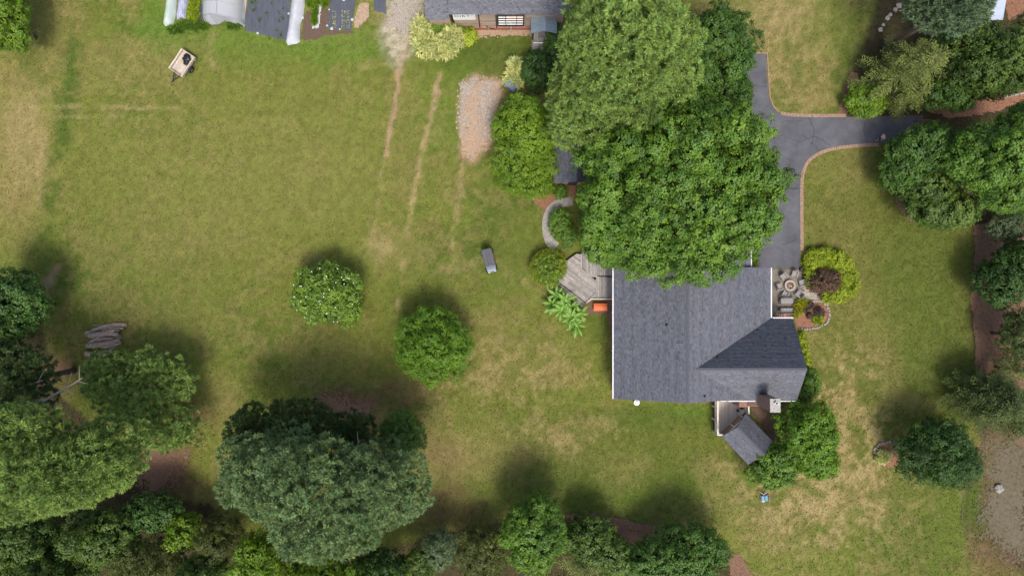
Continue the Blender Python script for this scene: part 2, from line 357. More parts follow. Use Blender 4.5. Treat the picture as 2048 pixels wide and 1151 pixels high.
for px, py, rx, ry, s, c in [(790, 500, 55, 45, .45, 'dry'), (760, 500, 26, 18, .5, 'straw'), (730, 130, 14, 8, .4, 'straw'), (630, 350, 180, 90, .16, 'dry'), (350, 480, 150, 70, .25, 'dry'), (330, 640, 140, 70, .2, 'dry'),
        (690, 805, 62, 26, .85, 'brown'), (790, 790, 90, 30, .5, 'brown'), (885, 905, 34, 34, .65, 'brown'), (880, 985, 70, 28, .45, 'brown'), (940, 900, 120, 55, .5, 'dry'), (900, 1035, 90, 30, .5, 'brown'),
        (320, 925, 60, 65, .95, 'brown'), (390, 830, 36, 26, .7, 'brown'), (310, 870, 40, 30, .6, 'brown'), (110, 745, 44, 50, .9, 'brown'), (440, 800, 40, 50, .4, 'dry'), (470, 870, 30, 60, .45, 'dry'),
        (840, 770, 40, 30, .35, 'dry'), (1000, 720, 130, 60, .38, 'dry'), (950, 640, 60, 24, .3, 'dry'), (1110, 880, 90, 36, .38, 'dry'), (1170, 860, 40, 22, .35, 'dry'), (1250, 940, 60, 30, .3, 'dry'), (690, 700, 45, 40, .22, 'dry'),
        (1440, 950, 34, 50, .5, 'dry'), (1690, 810, 36, 90, .62, 'dry'), (1650, 990, 90, 40, .72, 'dry'), (1570, 1060, 90, 50, .62, 'dry'), (1680, 920, 50, 40, .7, 'dry'), (1740, 960, 40, 40, .55, 'dry'), (1630, 1010, 50, 24, .45, 'straw'),
        (1690, 950, 40, 20, .4, 'straw'), (1760, 1010, 60, 50, .5, 'dry'), (1620, 700, 20, 60, .5, 'dry'), (1480, 1010, 60, 40, .35, 'dry'), (1760, 700, 40, 100, .3, 'dry'), (1700, 560, 40, 120, .25, 'dry'),
        (1560, 90, 90, 110, .62, 'dry'), (1560, 150, 60, 60, .45, 'dry'), (1540, 30, 110, 40, .3, 'straw'), (1610, 190, 50, 40, .4, 'dry'), (1690, 340, 70, 40, .3, 'dry'), (1830, 800, 60, 14, .4, 'dry')]:
    mixin(c, blob(px, py, rx, ry, 0.75)*s*(0.45+1.1*n3))
mixin('lush', stroke([(1660, 0), (1600, 90), (1570, 200)], 20, 1, False)*0.35); mixin('lush', blob(1700, 110, 40, 110)*0.6)
# mowing lines on the right hand lawn
for k in range(-6, 9):
    mixin('dry' if k % 2 else 'lush', stroke([(1500+k*52, 700), (1800+k*52, 1151)], 8, 1.0, False)*0.16*(n2+0.2))
for k in range(8):
    mixin('straw', stroke([(1500+k*34, 0), (1440+k*34, 170)], 5, 1, False)*0.16)
reg = blob(1640, 960, 170, 150)+blob(1700, 800, 60, 120)+blob(1000, 740, 160, 70)*.5+blob(1150, 870, 120, 40)*.5+blob(1560, 110, 90, 110)*.5
mixin('straw', np.clip(reg, 0, 1)*smooth01((n3*.6+n4*.4-.5)*8)*0.62); mixin('lush', np.clip(reg, 0, 1)*smooth01((.46-n3)*8)*0.4)
# bare soil
mixin('pale', smooth01((poly_sd(WX2, WY2, [(785, -30), (860, -30), (840, 50), (822, 100), (790, 130), (765, 85), (772, 35)])+24)/42)*(0.25+0.9*n4))
mixin('dirt', smooth01((poly_sd(WX2, WY2, [(925, 165), (945, 150), (1008, 162), (995, 215), (980, 290), (945, 328), (920, 312), (918, 230)])+9)/16))
mixin('pale', smooth01((9-np.abs(poly_sd(WX2, WY2, [(925, 165), (945, 150), (1008, 162), (995, 215), (980, 290), (945, 328), (920, 312), (918, 230)])-8))/9)*(0.9*n4+0.25)*(SY < 290))
mixin('dry', stroke([(1925, 900), (1930, 1020), (1985, 1100), (2048, 1130)], 8)*0.6)
# woods and shrub borders: litter under the trees
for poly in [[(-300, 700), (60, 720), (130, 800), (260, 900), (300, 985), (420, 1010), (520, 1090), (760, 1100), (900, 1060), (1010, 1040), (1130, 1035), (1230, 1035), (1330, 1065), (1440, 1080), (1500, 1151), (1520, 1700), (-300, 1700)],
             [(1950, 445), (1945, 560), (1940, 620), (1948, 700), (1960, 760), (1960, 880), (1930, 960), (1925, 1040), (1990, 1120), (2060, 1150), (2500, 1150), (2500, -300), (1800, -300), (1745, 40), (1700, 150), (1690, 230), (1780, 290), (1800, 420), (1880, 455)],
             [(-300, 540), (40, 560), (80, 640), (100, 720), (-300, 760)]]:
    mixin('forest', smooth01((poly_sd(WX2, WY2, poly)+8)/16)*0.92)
mixin('brown', blob(2000, 1060, 75, 100)*0.75*(SX > 1930)); mixin('dirt', blob(2000, 920, 60, 60)*0.4*(n3+.3)); mixin('olive', blob(2000, 1020, 90, 120)*0.5*smooth01((n3-.42)*8)*(SX > 1935)); mixin('lush', blob(1952, 1005, 24, 50)*0.8)
mixin('forest', smooth01((np.maximum(np.abs(GX)/57, np.abs(GY)/34)-0.99)*30)*0.6)
col *= (0.72+0.56*n4)[..., None]
GZ = -0.05*n2*0.4-0.012*n4
ny, nx = GX.shape
V = np.stack([GX, GY, GZ], -1).reshape(-1, 3); ii = np.arange(ny*nx).reshape(ny, nx)
F = np.stack([ii[:-1, :-1], ii[:-1, 1:], ii[1:, 1:], ii[1:, :-1]], -1).reshape(-1, 4)
ground = np_mesh('lawn', V, F, M['ground'], col.reshape(-1, 3), smooth=True); props(ground, kind='structure')

def ground_col(px, py):
    x = (px-1024)/K; y = -(py-575.5)/K
    i = np.clip(np.searchsorted(gx, x)-1, 0, nx-1); j = np.clip(np.searchsorted(gy, y)-1, 0, ny-1); return col[j, i]

# ------------------------------------------------------------------ sheets with ragged edges laid on the ground
def ragged(name, pts, material, z=0.012, cell=0.1, rough=7.0, kind='structure', label=None, cat=None, fuzz=0.5, parent=None):
    a = np.array([P2(*p) for p in pts]); x0, y0 = a.min(0)-0.6; x1, y1 = a.max(0)+0.6
    xs = np.arange(x0, x1, cell); ys = np.arange(y0, y1, cell); X, Y = np.meshgrid(xs, ys)
    sx = 1024+K*X; sy = 575.5-K*Y; hs = abs(hash(name)) % 7
    d = poly_sd(sx+(fbm(X*1.5, Y*1.5, 3, 4)-0.5)*rough*2, sy+(fbm(X*1.5, Y*1.5, 9, 4)-0.5)*rough*2, pts)
    keep = d+(vnoise(X*7, Y*7, 4)-0.5)*rough*fuzz*2 > 0
    n = X.size; idx = np.full(((X.shape[0]+1), (X.shape[1]+1)), -1)
    ky, kx = np.nonzero(keep)
    gxs = np.append(xs, xs[-1]+cell); gys = np.append(ys, ys[-1]+cell)
    VV = np.stack(np.meshgrid(gxs, gys), -1).reshape(-1, 2); W = len(gxs)
    VV = VV+(np.stack([vnoise(VV[:, 0]*9, VV[:, 1]*9, 2), vnoise(VV[:, 0]*9, VV[:, 1]*9, 6)], -1)-0.5)*cell*0.8
    zz = z+0.02*fbm(VV[:, 0]*2.5, VV[:, 1]*2.5, 8, 3)
    FF = np.stack([ky*W+kx, ky*W+kx+1, (ky+1)*W+kx+1, (ky+1)*W+kx], -1)
    u, inv = np.unique(FF.ravel(), return_inverse=True)
    VV = np.column_stack([VV, zz])[u]; FF = inv.reshape(-1, 4)
    o = np_mesh(name, VV, FF, material, parent=parent, smooth=True)
    return props(o, label, cat, None, kind)

ragged('gravel_patch', [(790, -30), (852, -30), (838, 30), (824, 62), (800, 72), (778, 50), (784, 10)], M['gravel'], rough=11, fuzz=1.1)
ragged('sandy_patch', [(930, 168), (947, 156), (1000, 166), (990, 215), (974, 288), (945, 322), (925, 308), (922, 230)], M['sand'], rough=9, fuzz=1.4)
ragged('gravel_patch', [(922, 178), (936, 160), (952, 158), (935, 190), (930, 250), (922, 262)], M['gravel'], z=0.04, rough=8, fuzz=2.2)
ragged('gravel_patch', [(962, 170), (978, 168), (985, 190), (976, 250), (966, 272), (960, 230)], M['gravel'], z=0.04, rough=8, fuzz=2.8)
ragged('mulch_bed', [(1064, 395), (1080, 388), (1100, 386), (1118, 388), (1112, 402), (1098, 412), (1090, 424), (1080, 414), (1066, 404)], M['redmulch'], rough=3)
ragged('mulch_bed', [(1136, 360), (1152, 360), (1150, 404), (1138, 404)], M['redmulch'], rough=2)
ragged('mulch_bed', [(1160, 604), (1232, 600), (1232, 680), (1226, 802), (1220, 802), (1221, 660), (1212, 628), (1180, 630), (1168, 622)], M['mulch'], rough=3)
ragged('mulch_bed', [(1500, 815), (1560, 812), (1570, 860), (1556, 890), (1530, 862), (1514, 838)], M['mulch'], rough=5)
ragged('mulch_bed', [(1700, 145), (1716, 150), (1702, 190), (1690, 238), (1674, 232), (1682, 190)], M['straw'], rough=2.5)
ragged('mulch_bed', [(1944, 452), (2000, 440), (2060, 440), (2060, 900), (2030, 890), (1950, 760), (1949, 690), (1945, 640), (1940, 608), (1945, 540), (1950, 500)], M['straw'], rough=3)
ragged('mulch_bed', [(1780, 380), (1800, 395), (1816, 430), (1830, 448), (1812, 440), (1796, 420)], M['straw'], rough=3)
ragged('mulch_bed', [(1130, 1026), (1190, 1028), (1230, 1036), (1330, 1056), (1340, 1078), (1280, 1110), (1250, 1090), (1220, 1050), (1140, 1038)], M['straw'], rough=5)
ragged('mulch_bed', [(1446, 1106), (1478, 1108), (1500, 1145), (1540, 1175), (1470, 1175)], M['straw'], rough=5)
ragged('mulch_bed', [(1748, 898), (1764, 886), (1790, 884), (1796, 930), (1770, 936), (1752, 920)], M['redmulch'], rough=3)
ragged('pine_straw', [(650, 785), (690, 790), (740, 815), (752, 838), (700, 850), (650, 830), (636, 800)], M['straw'], rough=14, fuzz=1.6)
ragged('pine_straw', [(280, 880), (345, 870), (372, 905), (356, 960), (320, 990), (270, 970)], M['straw'], rough=16, fuzz=1.6)
ragged('bare_soil', [(938, 60), (1062, 58), (1062, 74), (1040, 72), (960, 75), (938, 72)], M['sand'], rough=4, fuzz=1)
ragged('bare_soil', [(1062, 96), (1092, 96), (1096, 118), (1060, 112)], M['straw'], rough=4, fuzz=1)
ragged('bare_soil', [(1975, 890), (2060, 880), (2060, 1130), (2000, 1095), (1962, 1050), (1972, 990), (1985, 950)], M['dusty'], cell=.07, rough=20, fuzz=1.5)
ragged('bare_soil', [(2008, -30), (2100, -30), (2100, 60), (2014, 42)], M['redmulch'], rough=2)
ragged('bare_soil', [(1845, 215), (2080, 140), (2080, 205), (1900, 240)], M['redmulch'], rough=6)

# ------------------------------------------------------------------ driveway, kerb, paths
drive = [(1478, 109), (1528, 109), (1532, 113), (1534, 160), (1537, 195), (1545, 216), (1560, 228), (1580, 233), (1640, 235), (1700, 234), (1760, 232), (1826, 231), (1846, 230), (1846, 284), (1826, 284), (1760, 286), (1700, 289),
         (1660, 295), (1635, 304), (1616, 318), (1605, 337), (1600, 362), (1599.5, 420), (1600, 500), (1600, 536), (1516, 536), (1512, 470), (1500, 380), (1490, 260), (1484, 180)]
mb = MB(); mb.prism([P2(*p) for p in drive][::-1], -0.05, 0.03)
o = mb.build('driveway', M['asphalt']); props(o, kind='structure')
# cracks and tar lines in the asphalt
rng = random.Random(3)
def crack(pts, wd):
    m = MB(); q = []
    for (a, b), (c, d) in zip(pts[:-1], pts[1:]):
        n = max(2, int(math.hypot(c-a, d-b)/5))
        for i in range(n): q.append((a+(c-a)*i/n+rng.uniform(-1.6, 1.6), b+(d-b)*i/n+rng.uniform(-1.6, 1.6)))
    q.append(pts[-1])
    w = [P2(*p) for p in q]
    for a, b in zip(w[:-1], w[1:]): m.bar((*a, 0.031), (*b, 0.031), wd*rng.uniform(.6, 1.3), 0.006)
    return m
drv = o
for pts, wd in [([(1500, 172), (1534, 174)], .035), ([(1618, 236), (1628, 262), (1622, 295)], .05), ([(1600, 282), (1628, 272), (1660, 290)], .05), ([(1605, 270), (1640, 300)], .04), ([(1560, 244), (1605, 241)], .03), ([(1732, 234), (1728, 262), (1735, 285)], .04),
                ([(1562, 378), (1598, 377)], .09), ([(1560, 488), (1580, 486), (1592, 478)], .05), ([(1560, 270), (1600, 285)], .03), ([(1545, 300), (1598, 330)], .025), ([(1560, 420), (1598, 428)], .02)]:
    crack(pts, wd).build('crack', M['asphalt_dark'], drv)
def smooth_line(pts, n=6):
    out = []
    for i in range(len(pts)-1):
        p0 = pts[max(i-1, 0)]; p1 = pts[i]; p2 = pts[i+1]; p3 = pts[min(i+2, len(pts)-1)]
        for k in range(n):
            t = k/n
            out.append(tuple(0.5*((2*p1[j])+(-p0[j]+p2[j])*t+(2*p0[j]-5*p1[j]+4*p2[j]-p3[j])*t*t+(-p0[j]+3*p1[j]-3*p2[j]+p3[j])*t**3) for j in range(2)))
    out.append(pts[-1]); return out
def resample(pts, step):
    out = [pts[0]]; acc = 0
    for a, b in zip(pts[:-1], pts[1:]):
        L = math.hypot(b[0]-a[0], b[1]-a[1]); d = step-acc
        while d <= L:
            out.append((a[0]+(b[0]-a[0])*d/L, a[1]+(b[1]-a[1])*d/L)); d += step
        acc = (acc+L) % step
    return out
def edging(label, pts, step=0.115, depth=0.34, size=0.1, h=0.09, m=None):
    w = resample([P2(*p) for p in smooth_line(pts)], step)
    t = thing('brick_edging', label, 'edging', (*w[len(w)//2], 0))
    mb = MB()
    for i, p in enumerate(w):
        a = w[max(i-1, 0)]; b = w[min(i+1, len(w)-1)]; an = math.atan2(b[1]-a[1], b[0]-a[0])
        mb.box((p[0]+rng.uniform(-.012, .012), p[1]+rng.uniform(-.012, .012), h/2-0.02+rng.uniform(-.008, .008)), (size, depth, h), an+rng.uniform(-.05, .05))
    o = mb.build('brick_course', m or M['edging'], t, world=True); o['kind'] = 'stuff'
edging('tan brick edging curving along the lawn side of the asphalt driveway', [(1603.5, 500), (1603, 420), (1603.5, 362), (1608, 339), (1618, 321), (1636, 308), (1660, 299), (1700, 293), (1756, 289)])
edging('tan brick edging between the asphalt drive and the dry lawn by the clipped shrub', [(1562, 226), (1580, 229.5), (1640, 231.5), (1692, 231)])
edging('thin pale edging round the stub end of the asphalt driveway', [(1480, 107), (1528, 106.5), (1534, 110), (1537, 160), (1540, 194), (1548, 214), (1560, 225)], depth=0.12)
edging('thin edging between the lawn and the bare soil bed with the rock', [(1934, 980), (1926, 1000), (1924, 1040), (1932, 1070), (1950, 1095), (1980, 1112)], depth=0.07, step=0.24, size=0.16, h=.05, m=M['dusty'])
# curved concrete path, slab by slab
cl = smooth_line([(1146, 402), (1125, 405), (1108, 413), (1097, 428), (1093, 447), (1095, 468), (1101, 484), (1112, 494)], 5)
w = [Vector(P2(*p)) for p in cl]
pa = bpy.data.objects.new('path', None); COL.objects.link(pa); pa.location = (w[12].x, w[12].y, 0); props(pa, kind='structure')
def offs(i, s):
    a = w[max(i-1, 0)]; b = w[min(i+1, len(w)-1)]; t = (b-a).normalized(); hw = 0.44+0.2*max(0, (i-len(w)*0.6)/len(w))
    return w[i]+Vector((-t.y, t.x))*s*hw
cuts = [0, 7, 14, 20, 26, 30, len(w)-1]
for a, b in zip(cuts[:-1], cuts[1:]):
    L = [offs(i, 1) for i in range(a, b+1)]; R = [offs(i, -1) for i in range(a, b+1)]
    d0 = (w[a+1]-w[a]).normalized()*0.015
    L[0] = L[0]+d0; R[0] = R[0]+d0
    MB().prism([(p.x, p.y) for p in L+R[::-1]], -0.05, 0.035).build('slab', M['concrete'], pa, world=True)
# patio
patio = smooth_line([(1585, 636), (1590, 622), (1601, 606), (1606, 590), (1608, 572), (1606, 555), (1602, 538)], 4)
MBp = MB().prism([P2(*p) for p in ([(1536, 537.5), (1536, 640), (1584, 640)]+patio[1:])], -0.05, 0.05)
po = props(MBp.build('patio', M['patio']), kind='structure')
# paver walk
pv = bpy.data.objects.new('paver_path', None); COL.objects.link(pv); pv.location = (*P2(1630, 588), 0); props(pv, kind='structure')
pvpoly = [(1607, 574), (1622, 583), (1640, 590), (1658, 594), (1657, 612), (1650, 612), (1640, 604), (1622, 600), (1606, 601), (1604, 590)]
mbs = MB()
for i in range(-2, 16):
    for j in range(-3, 12):
        px = 1604+i*4.6+(j % 2)*2.2; py = 566+j*4.6+i*0.55
        if poly_sd(np.array([px]), np.array([py]), pvpoly)[0] > 0.5:
            x, y = P2(px, py); mbs.box((x, y, 0.02+rng.uniform(-.006, .006)), (0.205, 0.205, 0.07), -0.12+rng.uniform(-.05, .05))
o = mbs.build('paver_stones', M['paver'], pv, world=True); o['kind'] = 'stuff'
MB().prism([P2(*p) for p in pvpoly], -0.02, 0.03).build('sand_bed', M['mulch'], pv, world=True)
ragged('mulch_bed', [(1605, 500), (1640, 494), (1690, 510), (1708, 540), (1706, 580), (1690, 596), (1655, 598), (1630, 592), (1607, 575), (1604, 538)], M['mulch'], rough=2)
ragged('mulch_bed', [(1590, 640), (1586, 630), (1600, 606), (1620, 601), (1645, 603), (1655, 618), (1655, 640), (1640, 652), (1612, 656), (1592, 655)], M['redmulch'], rough=2)
def stones(label, pts, step=0.26, s=0.24):
    ww = resample([P2(*p) for p in smooth_line(pts)], step); t = thing('stone_edging', label, 'edging', (*ww[len(ww)//2], 0)); mb = MB()
    for p in ww:
        mb.lathe([(0.01, 0), (s*.55, 0.01), (s*.62*rng.uniform(.8, 1.1), .07), (s*.4, .14), (0.01, .15)], (p[0]+rng.uniform(-.04, .04), p[1]+rng.uniform(-.04, .04), -.01), 7)
    o = mb.build('stone_row', M['stone'], t, world=True); o['kind'] = 'stuff'
stones('fieldstone edging round the mulched bed beside the patio', [(1622, 602), (1645, 602), (1656, 615), (1657, 638), (1645, 651), (1620, 657), (1596, 657)])
stones('fieldstone edging behind the yellow green hedge ring', [(1684, 516), (1698, 526), (1708, 545), (1710, 570), (1702, 588)])
stones('short row of stones round the small island bed with the pale hosta', [(1752, 914), (1748, 900), (1754, 891), (1764, 886), (1780, 882)])
# ------------------------------------------------------------------ buildings
nrng = np.random.RandomState(11)
def shingles(parent, O, U, Vd, lu, lv, base=(0.132, 0.136, 0.158), exp=0.145, name='shingles'):
    """laid courses of tabs on one roof plane: O corner at the eave, U along the eave, Vd up the slope (world coordinates)"""
    O = np.array(O, float); U = np.array(U, float); Vd = np.array(Vd, float); U /= np.linalg.norm(U); Vd /= np.linalg.norm(Vd)
    N = np.cross(U, Vd); N = N if N[2] > 0 else -N
    org = np.array(origin_of(parent)); VV = []; CC = []
    rows = int(math.ceil(lv/exp))
    for j in range(rows):
        v0 = j*exp-0.03; v1 = min((j+1)*exp, lv)
        cuts = [0.0]; x = nrng.uniform(0.1, 0.35)
        while x < lu: cuts.append(x); x += nrng.uniform(0.14, 0.32)
        cuts.append(lu); c = np.array(cuts); a = c[:-1]+0.006; b = c[1:]-0.006
        k = len(a); lift = nrng.uniform(0.016, 0.034, k)
        tone = nrng.normal(1.0, 0.13, k)*(1+0.05*math.sin(j*0.9)); tone = np.clip(tone, 0.65, 1.4); warm = nrng.normal(0, 0.03, k)
        for u, v, l in ((a, v0, lift), (b, v0, lift), (b, v1, 0.004), (a, v1, 0.004), (a, v0, -0.01), (b, v0, -0.01)):
            VV.append(O+np.outer(u, U)+Vd*v+np.outer(np.broadcast_to(l, (k,)), N))
        cc = np.outer(tone, base); cc[:, 0] *= 1+warm; cc[:, 2] *= 1-warm
        CC.append(np.stack([cc]*6, 1))
    V6 = []; i = 0
    for j in range(rows): V6.append(np.stack(VV[i:i+6], 1)); i += 6
    A = np.concatenate(V6, 0); Cc = np.concatenate(CC, 0); n = len(A)
    idx = np.arange(n)[:, None]*6
    F = np.concatenate([idx+np.array([[0, 1, 2, 3]]), idx+np.array([[4, 5, 1, 0]])], 0)
    o = np_mesh(name, A.reshape(-1, 3)-org, F, M['shingle'], Cc.reshape(-1, 3), parent); o['kind'] = 'stuff'; return o
M['roofdeck'] = mat('roof_deck_edge', (0.09, 0.09, 0.1), (0.07, 0.07, 0.08), 4, 0.9)
def slab(name, parent, a, b, c, d, th=0.12, m=None):
    """roof plane as a thin solid: four corners of the top face (world)"""
    q = [Vector(x) for x in (a, b, c, d)]; n = (q[1]-q[0]).cross(q[3]-q[0]).normalized()
    if n.z < 0: n = -n
    return MB().add(q+[p-n*th for p in q], [(0, 1, 2, 3), (7, 6, 5, 4), (0, 4, 5, 1), (1, 5, 6, 2), (2, 6, 7, 3), (3, 7, 4, 0)]).build(name, m or M['roofdeck'], parent, world=True)
def roof_plane(parent, name, e0, e1, r1, r0, **kw):
    """e0-e1 along the eave, r0-r1 along the ridge (rectangular plane)"""
    s = slab(name, parent, e0, e1, r1, r0)
    e0 = np.array(e0); e1 = np.array(e1); r0 = np.array(r0)
    shingles(s, e0, e1-e0, r0-e0, np.linalg.norm(e1-e0), np.linalg.norm(r0-e0), **kw); return s
def window(parent, c, wd, ht, face, name='window'):
    """face: 'x-','x+','y-','y+' outward direction (world)"""
    ax = face[0]; s = 1 if face[1] == '+' else -1
    def bx(u, z, du, dz, dep, off):
        return ((c[0]+s*off, c[1]+u, c[2]+z), (dep, du, dz)) if ax == 'x' else ((c[0]+u, c[1]+s*off, c[2]+z), (du, dep, dz))
    m = MB()
    for u, z, du, dz in ((-wd/2, 0, .09, ht+.09), (wd/2, 0, .09, ht+.09), (0, ht/2, wd-.09, .09), (0, -ht/2, wd-.09, .09), (0, 0, wd-.09, .05)): m.box(*bx(u, z, du, dz, .08, .04))
    f = m.build(name, M['white'], parent, world=True)
    MB().box(*bx(0, 0, wd-.1, ht-.1, .02, .012)).build('pane', M['glass'], f, world=True)
    MB().box(*bx(0, -ht/2-.08, wd+.2, .06, .14, .07)).build('sill', M['white'], f, world=True)
    return f

# ---- the house
RX, RZ, PT = 15.96, 6.5, 0.4                       # main ridge x, height, pitch
WEx, EEx = 9.62, 24.74; YS, YN = -10.45, 1.94
zr = lambda x: RZ-PT*abs(x-RX)
hs = thing('house', 'large house with dark grey shingle roof and cross gable beside the driveway', 'house', (17, -4, 0))
wp = [(10.05, 0), (24.3, 0), (24.3, zr(24.3)-.16), (RX, RZ-.2), (10.05, zr(10.05)-.16)]
def yprism(poly, y0, y1):
    n = len(poly); vs = [(p[0], y0, p[1]) for p in poly]+[(p[0], y1, p[1]) for p in poly]
    return MB().add(vs, [tuple(range(n)), tuple(range(2*n-1, n-1, -1))]+[(i, n+i, n+(i+1) % n, (i+1) % n) for i in range(n)])
def xprism(poly, x0, x1):
    n = len(poly); vs = [(x0, p[0], p[1]) for p in poly]+[(x1, p[0], p[1]) for p in poly]
    return MB().add(vs, [tuple(range(n)), tuple(range(2*n-1, n-1, -1))]+[(i, n+i, n+(i+1) % n, (i+1) % n) for i in range(n)])
wl = yprism(wp, YS+.35, YN-.35).build('wall', M['siding'], hs, world=True)
roof_plane(hs, 'main_roof', (WEx, YS, zr(WEx)), (WEx, YN, zr(WEx)), (RX, YN, RZ), (RX, YS, RZ))
roof_plane(hs, 'main_roof', (EEx, YS, zr(EEx)), (EEx, YN, zr(EEx)), (RX, YN, RZ), (RX, YS, RZ))
# north wing of the same roof line, under the big tree
wz = lambda x: 5.75-0.4*abs(x-16.4)
wp2 = [(10.6, 0), (22.35, 0), (22.35, wz(22.35)-.16), (16.4, 5.55), (10.6, wz(10.6)-.16)]
yprism(wp2, YN-.3, 8.6).build('wall', M['siding'], hs, world=True)
roof_plane(hs, 'wing_roof', (10.2, YN-.2, wz(10.2)), (10.2, 9, wz(10.2)), (16.4, 9, 5.75), (16.4, YN-.2, 5.75))
roof_plane(hs, 'wing_roof', (22.76, YN-.2, wz(22.76)), (22.76, 9, wz(22.76)), (16.4, 9, 5.75), (16.4, YN-.2, 5.75))
# east cross gable
CY, CZ, CP, CXE = -7.405, 6.2, 0.717, 26.9
yn, ysth = -2.94, -10.6; zc = lambda y: CZ-CP*abs(y-CY)
xprism([(yn-.3, 0), (yn-.3, zc(yn-.3)-.2), (CY, CZ-.24), (ysth+.3, zc(ysth+.3)-.2), (ysth+.3, 0)], 18.0, CXE-.3).build('wall', M['siding'], hs, world=True)
X0 = RX+0.72
roof_plane(hs, 'gable_roof', (X0, yn, zc(yn)), (CXE, yn, zc(yn)), (CXE, CY, CZ), (X0, CY, CZ))
roof_plane(hs, 'gable_roof', (X0, ysth, zc(ysth)), (CXE, ysth, zc(ysth)), (CXE, CY, CZ), (X0, CY, CZ))
M['ridge'] = mat('ridge_cap', (0.105, 0.105, 0.122), (0.07, 0.07, 0.083), 9, 0.9)
def ridge_caps(a, b, parent, wd=0.3, lift=0.035):
    a = Vector(a); b = Vector(b); L = (b-a).length; t = (b-a)/L; n = int(L/0.28); q = Vector((-t.y, t.x, 0)); m = MB()
    for i in range(n):
        p = a+t*(i+.5)*L/n; e = rng.uniform(0, .008)
        v = [p+t*s*.135+q*u*wd/2+Vector((0, 0, lift+e+(0 if u == 0 else -wd*.22))) for s in (-1, 1) for u in (-1, 0, 1)]
        m.add(v, [(0, 1, 4, 3), (1, 2, 5, 4)])
    o = m.build('ridge_caps', M['ridge'], parent, world=True); o['kind'] = 'stuff'
ridge_caps((RX, YS, RZ), (RX, YN, RZ), hs); ridge_caps((X0+.1, CY, CZ), (CXE, CY, CZ), hs, lift=0.045)
# white trim
gt = MB(); gt.box((WEx-.07, (YS+YN)/2, zr(WEx)-.07), (.15, YN-YS, .13)); g1 = gt.build('gutter', M['white'], hs, world=True)
for yy in np.arange(YS+.6, YN, 1.35): MB().box((WEx-.07, yy, zr(WEx)+.002), (.16, .05, .02)).build('gutter_strap', M['steel'], g1, world=True)
MB().box((EEx+.07, (yn+YN)/2+.03, zr(EEx)-.06), (.15, YN-yn-.1, .13)).build('gutter', M['white'], hs, world=True)
MB().box(((EEx+CXE)/2+.12, yn+.06, zc(yn)-.06), (CXE-EEx-.2, .15, .13)).build('gutter', M['white'], hs, world=True)
MB().box((23.6, ysth-.06, zc(ysth)-.08), (6.4, .12, .13)).build('gutter', M['white'], hs, world=True)
MB().box((22.83, 5.4, wz(22.76)-.06), (.13, 6.9, .12)).build('gutter', M['white'], hs, world=True)
for yy, zz in ((-6.2, 0), (-2.5, 0), (-10.2, 0)): MB().tube([(WEx+.3, yy, 0.05), (WEx+.3, yy, 3.6), (WEx-.05, yy, 3.85)], .04, 6).build('downspout', M['white'], hs, world=True)
for yy in (-8.2, -4.6, -1.0): window(hs, (10.05, yy, 1.9), 1.1, 1.4, 'x-')
for yy in (-1.8, 0.2): window(hs, (24.3, yy, 1.6), 1.0, 1.3, 'x+')
for yy in (-8.5, -5.5): window(hs, (CXE-.3, yy, 1.7), 1.1, 1.4, 'x+')
for xx in (12.2, 17.6): window(hs, (xx, YS+.35, 1.8), 1.2, 1.4, 'y-')
dr = MB().box((21.6, ysth+.29, 2.0), (.95, .06, 2.1)).build('door', M['glass'], hs, world=True)
MB().box((21.25, ysth+.24, 2.0), (.05, .05, .14)).build('handle', M['steel'], dr, world=True)
for px, py, x_, y_, z_ in [(1330, 648, None, None, 5.0), (1436, 715, None, None, 5.6), (1406, 790, None, None, 5.4)]:
    a, b, c = P(px, py, z_); zz = max(zr(a), zc(b) if a > X0 else 0)
    m = MB(); m.tube([(a, b, zz-.1), (a, b, zz+.28)], .055, 10); m.lathe([(.17, 0), (.1, .06), (.06, .1)], (a, b, zz-.02), 12)
    m.build('vent_pipe', M['black'], hs, world=True)
a, b, _ = P(1325, 625, 5); MB().box((a, b, zr(a)+.02), (.16, .08, .02), 0.5, 0, -.38).build('roof_patch', M['edging'], hs, world=True)
